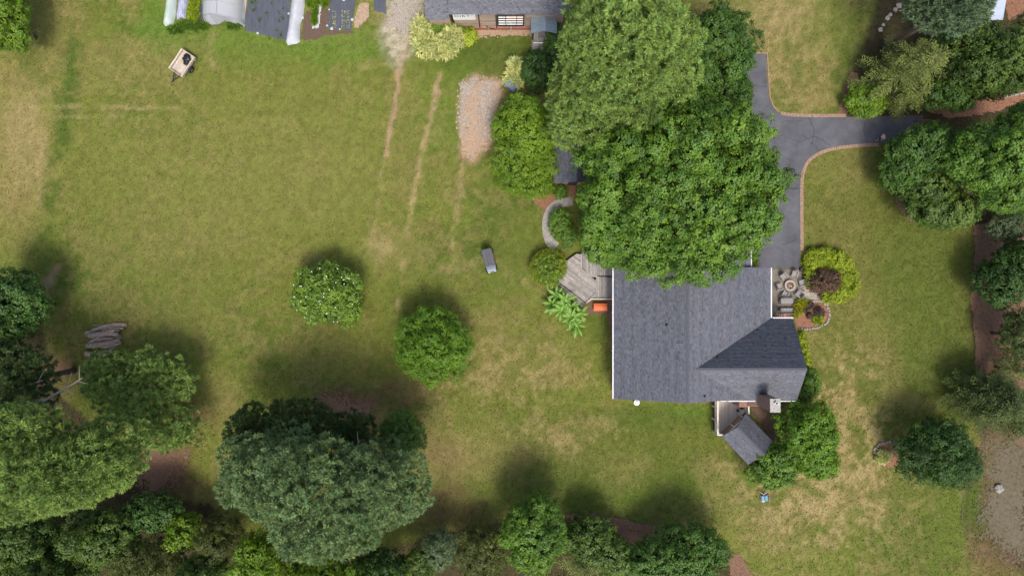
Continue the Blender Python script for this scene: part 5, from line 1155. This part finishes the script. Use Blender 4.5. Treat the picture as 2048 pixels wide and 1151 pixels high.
def blossoms(n, r=.09):
    def f(t, E, rs):
        e = E[0]; m = MB()
        for i in range(n):
            u = rs.normal(0, 1, 3); u[2] = abs(u[2]); u /= np.linalg.norm(u); zw = e[4]+(e[5]-e[4])*.42
            u[2] = u[2]*1.0; p = (e[0]+u[0]*e[2]*.93, e[1]+u[1]*e[3]*.93, zw+u[2]*(e[5]-zw)*1.08)
            for k in range(5):
                a = k*1.2566; d = rs.uniform(.7, 1.1)*r
                m.add([p, (p[0]+math.cos(a-.5)*d*.7, p[1]+math.sin(a-.5)*d*.7, p[2]+.05), (p[0]+math.cos(a)*d, p[1]+math.sin(a)*d, p[2]+.04), (p[0]+math.cos(a+.5)*d*.7, p[1]+math.sin(a+.5)*d*.7, p[2]+.05)], [(0, 1, 2, 3)])
        o = m.build('blossoms', M['petal'], t, world=True); o['kind'] = 'stuff'
    return f
def bare(lines):
    def f(t, E, rs):
        for ln in lines:
            p = [P(a, b, z) for a, b, z in ln]; m = MB(); m.tube(p, list(np.linspace(.16, .03, len(p))), 6)
            for a, b in zip(p[:-1], p[1:]):
                a = np.array(a); b = np.array(b); d = b-a
                for s in (-1, 1):
                    st = a+d*rs.uniform(.3, .9); w_ = st+unit(d+np.array([-d[1], d[0], .3])*s*rs.uniform(.5, 1))*rs.uniform(.8, 1.8); m.tube([tuple(st), tuple(w_)], [.05, .01], 4)
            m.build('bare_limb', M['deadwood'], t, world=True, smooth=True)
    return f

def tips(t, E, rs):
    e = E[0]; n = 260; u = unit(rs.normal(0, 1, (n, 3))); u[:, 2] = np.abs(u[:, 2]); zw = e[4]+(e[5]-e[4])*.42
    S = np.stack([e[0]+u[:, 0]*e[2]*.96, e[1]+u[:, 1]*e[3]*.96, zw+u[:, 2]*(e[5]-zw)*1.02], -1); V, c = leaves_from_sprays(S, u, 'tuft', 'yel', rs, .55)
    o = np_mesh('new_growth', V-np.array([e[0], e[1], 0]), np.arange(len(V)).reshape(-1, 4), M['leaf'], c, t); o['kind'] = 'stuff'
# ---- big trees round the house
tree('oak_tree', 'huge spreading oak with dense leaf clumps hanging over the house and driveway', 'broad', 'oak', [(1358, 370, 205, 194, 2.5, 15.5), (1245, 468, 90, 76, 2, 10)], 1.05, seed=1, rough=.08, gap=1.25, limbs=16, trunk_r=.42, size=.95, dens=1.0)
tree('pine_tree', 'tall pale green pine with rounded needle tufts between barn and oak', 'pine', 'pine', [(1248, 100, 138, 150, 8, 22), (1190, 190, 100, 100, 5, 16), (1152, 252, 56, 56, 4, 11)], 1.5, seed=2, rough=.4, gap=1.3, limbs=12, trunk_r=.4, dens=1.15)
tree('maple_tree', 'feathery mid green tree beside the dry lawn behind the pale pine', 'maple', 'oakd', [(1425, 110, 76, 95, 2.5, 11), (1462, 190, 40, 50, 2, 8)], .9, seed=3, dens=1.1)
tree('small_tree', 'bright green leafy tree in front of the shed roof', 'maple', 'lime', [(1046, 250, 64, 62, 1, 6.2), (1060, 280, 50, 60, 1, 6.2)], .8, seed=4)
tree('small_tree', 'rounder deep green shrubby tree bordering the red mulch patch', 'fine', 'lime', [(1045, 330, 68, 72, .8, 6), (1072, 375, 42, 28, .6, 3.5)], .9, seed=5, dens=.9)
tree('shrub', 'dark shaded shrub under the pine between the barn ramp and the reed clump', 'maple', 'dark', [(1072, 140, 32, 44, .2, 3)], .7, 'shrub', seed=6)
tree('shrub', 'dark green shrub crowding the barn porch steps', 'maple', 'oakd', [(1108, 85, 18, 52, .2, 2.5)], .6, 'shrub', seed=7)
tree('shrub', 'light green shrub filling the curve of the concrete path', 'shrub', 'oak', [(1121, 448, 24, 34, .1, 1.8), (1138, 470, 18, 28, .1, 1.9)], .5, 'shrub', seed=8, size=1.2)
tree('shrub', 'small dark shrub between the shed door and the concrete path', 'shrub', 'oak', [(1120, 384, 14, 16, .1, 1.6)], .4, 'shrub', seed=9, size=1.2)
tree('shrub', 'rounded bush flecked with yellow tips beside the grey deck', 'shrub', 'mag', [(1097, 536, 38, 39, .1, 2.4)], .42, 'bush', seed=10, dens=1.0, size=1.15, rough=.05, extra=tips)
# ---- lawn trees
tree('magnolia_tree', 'rounded glossy leaved lawn tree dotted with white blossoms', 'big', 'mag', [(652, 588, 70, 64, .8, 6.0), (690, 615, 34, 36, .8, 4.2)], .75, seed=12, extra=blossoms(42, .075), dens=1.0)
tree('round_tree', 'dense evenly rounded bright green lawn tree', 'fine', 'round', [(866, 688, 82, 80, .6, 7)], .7, seed=13, dens=1.15, rough=.08)
tree('pine_tree', 'broad blue green pine standing alone on the lawn', 'pine', 'pineb', [(640, 970, 172, 112, 8, 19), (548, 935, 105, 88, 7, 16), (765, 965, 100, 88, 7, 16), (655, 1052, 125, 52, 8, 17)], 1.35, seed=14, rough=.45, gap=1.4, limbs=14, trunk_r=.4, dens=1.15, extra=bare([[(690, 950, 11), (700, 915, 12), (720, 880, 12)]]))
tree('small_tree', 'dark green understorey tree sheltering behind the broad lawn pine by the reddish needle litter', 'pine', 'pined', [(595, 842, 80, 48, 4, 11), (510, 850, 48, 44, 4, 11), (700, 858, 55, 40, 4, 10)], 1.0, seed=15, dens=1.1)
tree('small_tree', 'dark leafy tree tucked beside the broad lawn pine next to brown ground', 'fine', 'oakd', [(805, 870, 52, 55, 1.5, 8)], .9, seed=16)
# ---- left border
tree('border_tree', 'bright green tree at the field corner beyond the pale dry grass', 'maple', 'lime', [(2, 40, 62, 62, 1.5, 9), (-10, -40, 70, 60, 2, 10)], 1.2, seed=17)
tree('border_tree', 'deep green leafy tree at the field edge next to the dark pine with bare limbs', 'broad', 'woodb', [(30, 610, 66, 78, 2, 10), (-30, 680, 60, 60, 2, 9)], 1.3, seed=18)
tree('pine_tree', 'light green pine reaching over the log pile', 'pine', 'pine', [(285, 775, 108, 72, 2, 7.5), (340, 850, 75, 55, 2, 7), (230, 742, 65, 45, 2, 6.5)], .95, seed=19, limbs=10, dens=1.0)
tree('pine_tree', 'largest light green pine at the wood edge by the brown needle litter', 'pine', 'pine', [(150, 930, 135, 85, 9, 19), (60, 880, 110, 90, 9, 18), (230, 890, 70, 60, 9, 16), (70, 980, 110, 50, 9, 18)], 1.3, seed=20, rough=.45, gap=1.5, limbs=12, trunk_r=.38, dens=1.1)
tree('pine_tree', 'shaded dark pine with grey bare limbs at the wood edge', 'pine', 'pined', [(45, 760, 85, 70, 4, 12), (10, 720, 55, 55, 4, 11)], 1.1, seed=21, dens=.9, extra=bare([[(0, 805, 9), (90, 800, 10), (150, 765, 10.5), (165, 755, 10.8)], [(40, 775, 9), (85, 760, 9.5)]]))
# ---- wood along the bottom
for i, (lab, kd, pl, el) in enumerate([
    ('dark green tree in the deep shade of the largest light green pine', 'maple', 'wood', [(60, 1075, 85, 62, 2, 9)]),
    ('leafy green tree with a blue green tint beside the shaded lawn corner', 'maple', 'woodb', [(310, 1020, 62, 42, 1.5, 7)]),
    ('tall mid green broadleaf in the wood between dark and blue tinted trees', 'maple', 'wood', [(215, 1065, 75, 60, 2, 10)]),
    ('dull olive tree in the wood behind the tall mid green broadleaf', 'fine', 'olive', [(300, 1120, 70, 55, 2, 10)]),
    ('bright leafed sapling in the wood next to the blue green tinted tree', 'maple', 'lime', [(375, 1060, 42, 40, 1.5, 7)]),
    ('shady olive tree between the bright sapling and the broad lawn pine', 'fine', 'olive', [(440, 1075, 50, 55, 1.5, 8)]),
    ('yellow green tree partly under the broad lawn pine', 'maple', 'lime', [(525, 1110, 55, 62, 2, 10)]),
    ('bright green tree behind the broad lawn pine beside the yellow green one', 'maple', 'lime', [(640, 1140, 80, 48, 2, 10)]),
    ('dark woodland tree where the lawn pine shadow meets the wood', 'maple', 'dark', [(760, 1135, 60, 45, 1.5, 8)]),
    ('grey green thin leaved tree at the mulch border', 'fine', 'grey', [(880, 1095, 38, 46, 1.5, 7)]),
    ('bright vine covered small tree beside the grey green one', 'maple', 'wood', [(842, 1125, 34, 44, 1.5, 6.5)]),
    ('olive gold leaved tree between the grey green tree and the young oak', 'fine', 'olive', [(965, 1105, 62, 66, 1, 6)]),
    ('dark wide broadleaf deep in the wood behind the mid green one', 'maple', 'wood', [(120, 1140, 90, 50, 2, 11)]),
    ('dark evergreen at the outer corner of the wood', 'maple', 'wood', [(0, 1120, 60, 60, 2, 10)]),
    ('green tree deep in the wood behind the bright sapling', 'maple', 'wood', [(410, 1140, 60, 40, 2, 10)])]):
    tree('wood_tree', lab, kd, pl, [(a, b, c_*.93, d_*.93, e_, f_) for a, b, c_, d_, e_, f_ in el], .85, seed=30+i, group='trees of the wood')
tree('oak_tree', 'rounded bright young oak in the shrub border', 'broad', 'oak', [(1068, 1062, 68, 76, 1.5, 10)], 1.0, seed=50, size=.8)
tree('border_tree', 'mid green tree between the young oak and the mulch strip', 'maple', 'wood', [(1180, 1075, 55, 52, 1, 6.5), (1225, 1110, 40, 45, 1, 6)], 1.0, seed=51)
tree('cedar_tree', 'feathery olive cedar behind the mid green border tree', 'feather', 'cedar', [(1165, 1130, 55, 48, .6, 6)], seed=52, arms=30)
tree('border_tree', 'wide dark green tree between two patches of brown mulch', 'maple', 'oakd', [(1370, 1100, 92, 62, 1, 7.5), (1300, 1120, 60, 50, 1, 6)], 1.0, seed=53)
# ---- south east of the house
tree('small_tree', 'large leafy green tree beside the brick chimney', 'maple', 'round', [(1612, 862, 62, 62, 1.2, 7.5), (1630, 920, 45, 34, 1, 6)], 1.0, seed=54, size=.95)
tree('small_tree', 'rounded bright green tree touching the porch roof', 'maple', 'oak', [(1545, 930, 52, 52, .8, 5.5)], .8, seed=55, size=.9)
tree('hedge', 'clipped yellow green hedge along the gable end of the house', 'shrub', 'hedge', [(1604, 676, 8, 16, .05, 1.0), (1608, 700, 9, 18, .05, 1.1), (1613, 722, 10, 18, .05, 1.2)], .4, 'hedge', seed=56, size=1.1)
tree('shrub', 'darker green shrub at the corner of the gable end', 'shrub', 'oak', [(1618, 765, 20, 34, .1, 2.6), (1606, 790, 18, 18, .1, 2.2)], .5, 'shrub', seed=57, size=1.2)
ring = [(1622, 512), (1645, 508), (1668, 514), (1685, 528), (1694, 548), (1697, 566), (1690, 582), (1672, 590), (1652, 590), (1618, 528), (1618, 548), (1622, 563), (1640, 525), (1660, 528), (1680, 545), (1682, 562), (1676, 576), (1640, 515)]
tree('hedge', 'dense yellow green hedge ringing the dark red maple by the patio', 'shrub', 'hedge', [(a+5, b, 19, 17, .05, 1.3) for a, b in ring], .4, 'hedge', seed=58, size=1.25, limbs=3)
tree('japanese_maple', 'low weeping dark reddish brown maple inside the hedge ring', 'fine', 'purple', [(1653, 560, 32, 26, .3, 2.4), (1634, 570, 20, 17, .3, 1.8)], .45, seed=59, dens=1.1)
tree('shrub', 'low golden green mounded shrub at the patio edge', 'tuft', 'yel', [(1597, 615, 12, 12, .03, .7), (1606, 606, 14, 7, .03, .6), (1590, 626, 8, 9, .03, .6)], .35, 'shrub', seed=60, dens=1.3)
tree('shrub', 'dark plum leaved shrub beside the paver walk in the stone edged bed', 'shrub', 'plum', [(1619, 611, 9, 8, .03, .8)], .25, 'shrub', seed=61)
tree('shrub', 'wider low brown shrub in the stone edged bed', 'shrub', 'plum', [(1638, 623, 12, 10, .03, .8)], .3, 'shrub', seed=62)
tree('shrub', 'small round plum shrub nearest the golden shrub', 'shrub', 'plum', [(1608.5, 620, 4.5, 4.5, .03, .5)], .15, 'shrub', seed=63)
tree('shrub', 'tiny dark shrub alone in the mulch of the stone edged bed', 'shrub', 'plum', [(1619, 631, 4, 3.5, .03, .45)], .15, 'shrub', seed=64)
tree('shrub', 'bright green low plant in the stone edged bed', 'tuft', 'lettuce', [(1636, 640, 11, 8, .03, .5)], .3, 'shrub', seed=65)
tree('shrub', 'small yellow green shrub against the wing wall at the head of the drive', 'shrub', 'hedge', [(1507, 508, 7, 13, .05, 1.2), (1508, 526, 6, 8, .05, .9)], .35, 'shrub', seed=66)
# ---- right hand border
tree('clipped_shrub', 'flat topped clipped bright green shrub overhanging the driveway', 'big', 'lime', [(1733, 203, 46, 38, .3, 2.6)], .6, 'shrub', seed=67, size=.85, dens=1.1)
tree('cedar_tree', 'feathery olive green cedar spreading behind the clipped shrub', 'feather', 'cedar', [(1815, 140, 95, 85, 1.2, 9.5)], seed=68, arms=56, dens=1.05, trunk_r=.2)
tree('cedar_tree', 'smaller drooping cedar over the end of the drive', 'feather', 'cedar', [(1820, 190, 48, 48, .8, 5.5)], seed=69, arms=34)
tree('pine_tree', 'blue green pine in front of the pale metal roof', 'pine', 'spruce', [(1888, 22, 64, 50, 6, 15), (1840, 5, 45, 40, 6, 13), (1922, 30, 34, 38, 6, 13)], .9, seed=70)
tree('border_tree', 'mid green tree with leafy sprays next to the blue green pine', 'maple', 'wood', [(1975, 130, 85, 65, 2, 11), (1920, 90, 50, 45, 2, 9), (1990, 160, 60, 40, 2, 10)], 1.1, seed=71)
tree('border_tree', 'yellow green sparse tree with grey dead limbs by the pale metal roof', 'fine', 'olive', [(2045, 60, 28, 35, 2, 7)], .7, seed=72, extra=bare([[(2048, 60, 6), (2020, 72, 7), (2012, 70, 7)]]))
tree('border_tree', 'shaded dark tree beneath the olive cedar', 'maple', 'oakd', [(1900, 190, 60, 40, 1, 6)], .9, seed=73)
tree('border_tree', 'large pale leaved tree rising behind the drive thicket', 'broad', 'oak', [(1978, 320, 84, 66, 4, 14), (2050, 270, 55, 72, 4, 13), (1935, 300, 55, 44, 4, 11)], 1.15, seed=74, size=.9)
tree('border_tree', 'darker green tree bordering the drive by the picket fence', 'maple', 'oakd', [(1850, 305, 75, 55, 1.5, 8.5), (1800, 340, 42, 52, 1, 6)], 1.0, seed=75)
tree('border_tree', 'bushy green tree where the drive thicket meets the lawn', 'maple', 'wood', [(1880, 420, 75, 42, 1, 6.5), (1850, 380, 55, 40, 1, 6.5)], 1.0, seed=76)
tree('border_tree', 'large green tree beside the grey leaved shrub', 'maple', 'oak', [(2010, 385, 65, 40, 3, 11), (2060, 370, 50, 60, 3, 12)], 1.1, seed=77, size=.95)
tree('shrub', 'grey green airy shrub at the end of the brown mulch border', 'fine', 'grey', [(2010, 455, 42, 30, .4, 4), (2045, 440, 30, 30, .4, 4)], .8, 'shrub', seed=78, dens=.8)
tree('border_tree', 'dark glossy evergreen standing in the brown mulch border', 'maple', 'dark', [(1995, 560, 52, 58, .8, 6.5), (2040, 520, 45, 50, 1, 7)], .9, seed=79)
tree('border_tree', 'very dark olive tree in the shade of the mulch border', 'fine', 'cedard', [(2035, 670, 45, 62, 1, 7)], .9, seed=80)
tree('cedar_tree', 'dark feathery cedar overhanging the lawn beside the bare soil bed', 'feather', 'cedard', [(1985, 800, 90, 80, 1, 8), (2050, 830, 70, 60, 1, 7)], seed=81, arms=84, dens=1.5)
tree('cedar_tree', 'small thin cedar with pale bare twigs in the mulch border', 'feather', 'cedar', [(2035, 740, 35, 28, 1, 6)], seed=82, arms=34, dens=1.3)
tree('lawn_tree', 'dense dark green lawn tree by the stone island bed', 'fine', 'dark', [(1868, 900, 82, 70, .6, 7.5), (1900, 925, 55, 48, .6, 6)], .8, seed=83, size=1.15)
tree('hosta', 'pale variegated hosta clump in the small island bed', 'reed', 'reed', [(1765, 913, 15, 13, .03, .6)], .3, 'plant', seed=84, dens=1.0, size=.6)
# ---- reeds, garden rows and small plants
tree('reed_clump', 'large pale variegated reed clump spilling beside the barn corner', 'reed', 'reed', [(842, 65, 20, 32, .1, 2.6), (855, 90, 26, 24, .1, 2.6), (888, 95, 28, 22, .1, 2.6), (905, 78, 22, 22, .1, 2.6), (870, 100, 24, 18, .1, 2.2)], .55, 'reed', seed=85, dens=.9, limbs=3)
tree('shrub', 'green bush nestled inside the pale reed clump', 'shrub', 'lime', [(872, 56, 18, 15, .1, 2), (893, 52, 16, 12, .1, 2)], .45, 'bush', seed=86, size=1.3)
tree('shrub', 'yellow green bush against the barn boards beside the reeds', 'shrub', 'lettuce', [(938, 74, 18, 18, .1, 1.6)], .4, 'bush', seed=87, size=1.4)
tree('shrub', 'dark green foliage at the barn corner behind the reeds', 'shrub', 'oak', [(915, 62, 18, 12, .1, 1.6)], .4, 'bush', seed=88, size=1.4)
tree('reed_clump', 'small pale variegated reed clump beside the blue grey bin', 'reed', 'reed', [(1029, 134, 12, 16, .1, 2), (1022, 156, 12, 12, .1, 1.4), (1034, 160, 10, 14, .1, 1.6)], .4, 'reed', seed=89, dens=.8, limbs=3)
tree('lettuce_row', 'long bright yellow green leafy crop row in the garden', 'tuft', 'lettuce', [(388, 38, 10, 10, .02, .55), (387, 22, 10, 10, .02, .55), (388, 6, 10, 10, .02, .55), (389, -10, 10, 10, .02, .55)], .3, 'crop', seed=90, dens=1.2, limbs=2)
tree('crop_row', 'grassy green crop growing beside the white strip in the garden', 'tuft', 'lime', [(620, 2, 7, 12, .02, .4), (650, 4, 6, 12, .02, .4), (634, 0, 6, 14, .02, .5), (631, 22, 4, 8, .02, .3), (629, 40, 3, 10, .02, .25)], .25, 'crop', seed=91, dens=.7, limbs=2)
tree('weed_clump', 'low green weeds at the end of the garden rows', 'tuft', 'oak', [(385, 52, 34, 10, .02, .5), (350, 60, 16, 7, .02, .4), (470, 50, 16, 9, .02, .4)], .3, 'weeds', seed=92, dens=.7, limbs=2)
# seedlings in the fabric
rs = np.random.RandomState(4); Vv, cc = leaves_from_sprays(np.zeros((1, 3))+[0, 0, .02], np.array([[0, 0, 1.]]), 'tuft', 'reed', rs, .45)
sm = np_mesh('seedling', Vv, np.arange(len(Vv)).reshape(-1, 4), M['leaf'], cc); first = True
pts = [(a+rs.uniform(-1, 1), b+rs.uniform(-1, 1)) for b in np.arange(24, 58, 3.6) for a in (667, 671.5, 685, 690, 695, 699)]
for (a, b) in pts:
    if rs.rand() < .18: continue
    o = sm if first else sm.copy()
    if not first: COL.objects.link(o)
    first = False; o.location = (*P2(a, b), .07); o.rotation_euler = (0, 0, rs.uniform(0, 6)); s = rs.uniform(.7, 1.3); o.scale = (s, s, s)
    props(o, 'small pale seedling planted through the dark fabric', 'seedling', 'seedlings in the dark fabric')
Vv, cc = leaves_from_sprays(np.zeros((3, 3))+[0, 0, .03]+rs.normal(0, .08, (3, 3))*[1, 1, 0], np.array([[0, 0, 1.]]*3), 'tuft', 'oak', rs, .8)
sm2 = np_mesh('young_plant', Vv, np.arange(len(Vv)).reshape(-1, 4), M['leaf'], cc); first = True
for (a, b) in [(546, 8), (503, 8), (508, 20), (534, 29), (559, 26), (557, 43), (568, 20), (565, 38), (555, 61), (513, 4), (561, 70), (520, 40), (541, 78)]:
    o = sm2 if first else sm2.copy()
    if not first: COL.objects.link(o)
    first = False; o.location = (*P2(a, b), .06); o.rotation_euler = (0, 0, rs.uniform(0, 6)); s = rs.uniform(.7, 1.3); o.scale = (s, s, s)
    props(o, 'young green plant in a planting hole of the wide dark sheet', 'plant', 'plants in the wide dark sheet')
# ---- banana plants: each big leaf a piece of its own
def banana_leaf():
    V, F, c = [], [], []; n = 11
    for i in range(n):
        t = i/(n-1); x = .15+1.25*t; wv = .2*math.sin(math.pi*min(1, t*.92+.06))**.6; z = .55*math.sin(t*1.9)-.28*t*t
        for j, s in enumerate((-1, -.5, 0, .5, 1)):
            V.append((x-abs(s)*.05, s*wv, z-abs(s)**2*.05+(.012 if (i % 2 and abs(s) == 1) else 0))); k = 1.25 if s == 0 else (.85 if i % 2 else 1.0)
            c.append(tuple(np.array((.11, .235, .03))*k+(np.array((.12, .1, .04)) if s == 0 else 0)))
    for i in range(n-1):
        for j in range(4): a = i*5+j; F.append((a, a+1, a+6, a+5))
    return np.array(V), np.array(F), np.array(c)
bV, bF, bC = banana_leaf(); leaf_proto = None
for k, (px, py, h_, nl) in enumerate([(1112, 590, 1.2, 8), (1128, 600, 1.5, 8), (1105, 608, 1.1, 7), (1122, 618, 1.5, 8), (1140, 612, 1.3, 8), (1158, 628, 1.3, 8), (1140, 634, 1.4, 8), (1150, 648, 1.1, 8)]):
    t = thing('banana_plant', 'banana plant with big bright leaves in the clump beside the grey deck', 'banana plant', (*P2(px, py), 0), group='banana clump beside the deck')
    MB().tube([(0, 0, -.02), (0, 0, h_*.6), (0, 0, h_)], [.1, .08, .04], 8).build('stem', M['green_ink'], t, smooth=True)
    for j in range(nl):
        if leaf_proto is None: lf = np_mesh('leaf', bV, bF, M['leaf'], bC, t, smooth=True); leaf_proto = lf.data
        else: lf = link('leaf', leaf_proto, t)
        s = rs.uniform(.6, 1.0); lf.scale = (s, s*rs.uniform(.85, 1.2), s); lf.location = (0, 0, h_-.15+rs.uniform(-.15, .1)); lf.rotation_euler = (rs.uniform(-.25, .25), rs.uniform(-.15, .25), j*6.283/nl+rs.uniform(-.3, .3)+k)
# ---- grass blades over the lawn
rs = np.random.RandomState(9); n = 330000
x = rs.uniform(-53, 53, n); y = rs.uniform(-30.5, 30.5, n); sx = 1024+K*x; sy = 575.5-K*y
off = np.zeros(n, bool)
for poly in (drive, [(1541, 500), (1610, 500), (1610, 640), (1541, 640)], [(1228, 540), (1541, 540), (1541, 637), (1600, 637), (1600, 802), (1228, 802)], [(330, -40), (400, -40), (404, 48), (328, 54)], [(499, -40), (612, -40), (602, 86), (487, 62)], [(612, -40), (714, -40), (704, 66), (604, 80)], [(745, -40), (774, -40), (773, 28), (745, 26)], [(850, -40), (1116, -40), (1116, 60), (850, 60)]): off |= poly_sd(sx, sy, poly) > -3
gc_ = ground_col(sx, sy); brown = gc_[:, 0] > gc_[:, 1]*1.35
keep = ~off & ~(brown & (rs.rand(n) < .85)); x, y, gc_ = x[keep], y[keep], gc_[keep]; n = len(x)
hh = rs.uniform(.04, .12, n)*(1+rs.rand(n)**6*.8); a = rs.uniform(0, 6.283, n); wd = rs.uniform(.025, .06, n); ln = rs.uniform(.04, .15, n); b = rs.uniform(0, 6.283, n)
V = np.stack([np.stack([x-np.cos(a)*wd, y-np.sin(a)*wd, np.full(n, -.03)], -1), np.stack([x+np.cos(a)*wd, y+np.sin(a)*wd, np.full(n, -.03)], -1), np.stack([x+np.cos(b)*ln, y+np.sin(b)*ln, hh], -1)], 1).reshape(-1, 3)
cg = gc_*rs.uniform(.66, 1.75, (n, 1))*np.stack([rs.uniform(.9, 1.15, n), np.ones(n), rs.uniform(.8, 1.1, n)], -1)
gr_ = np_mesh('grass', V, np.arange(3*n).reshape(n, 3), M['blade'], np.repeat(cg, 3, 0)); props(gr_, 'short mown lawn grass', 'grass', kind='stuff')
print('LEAVES', LEAFCOUNT)
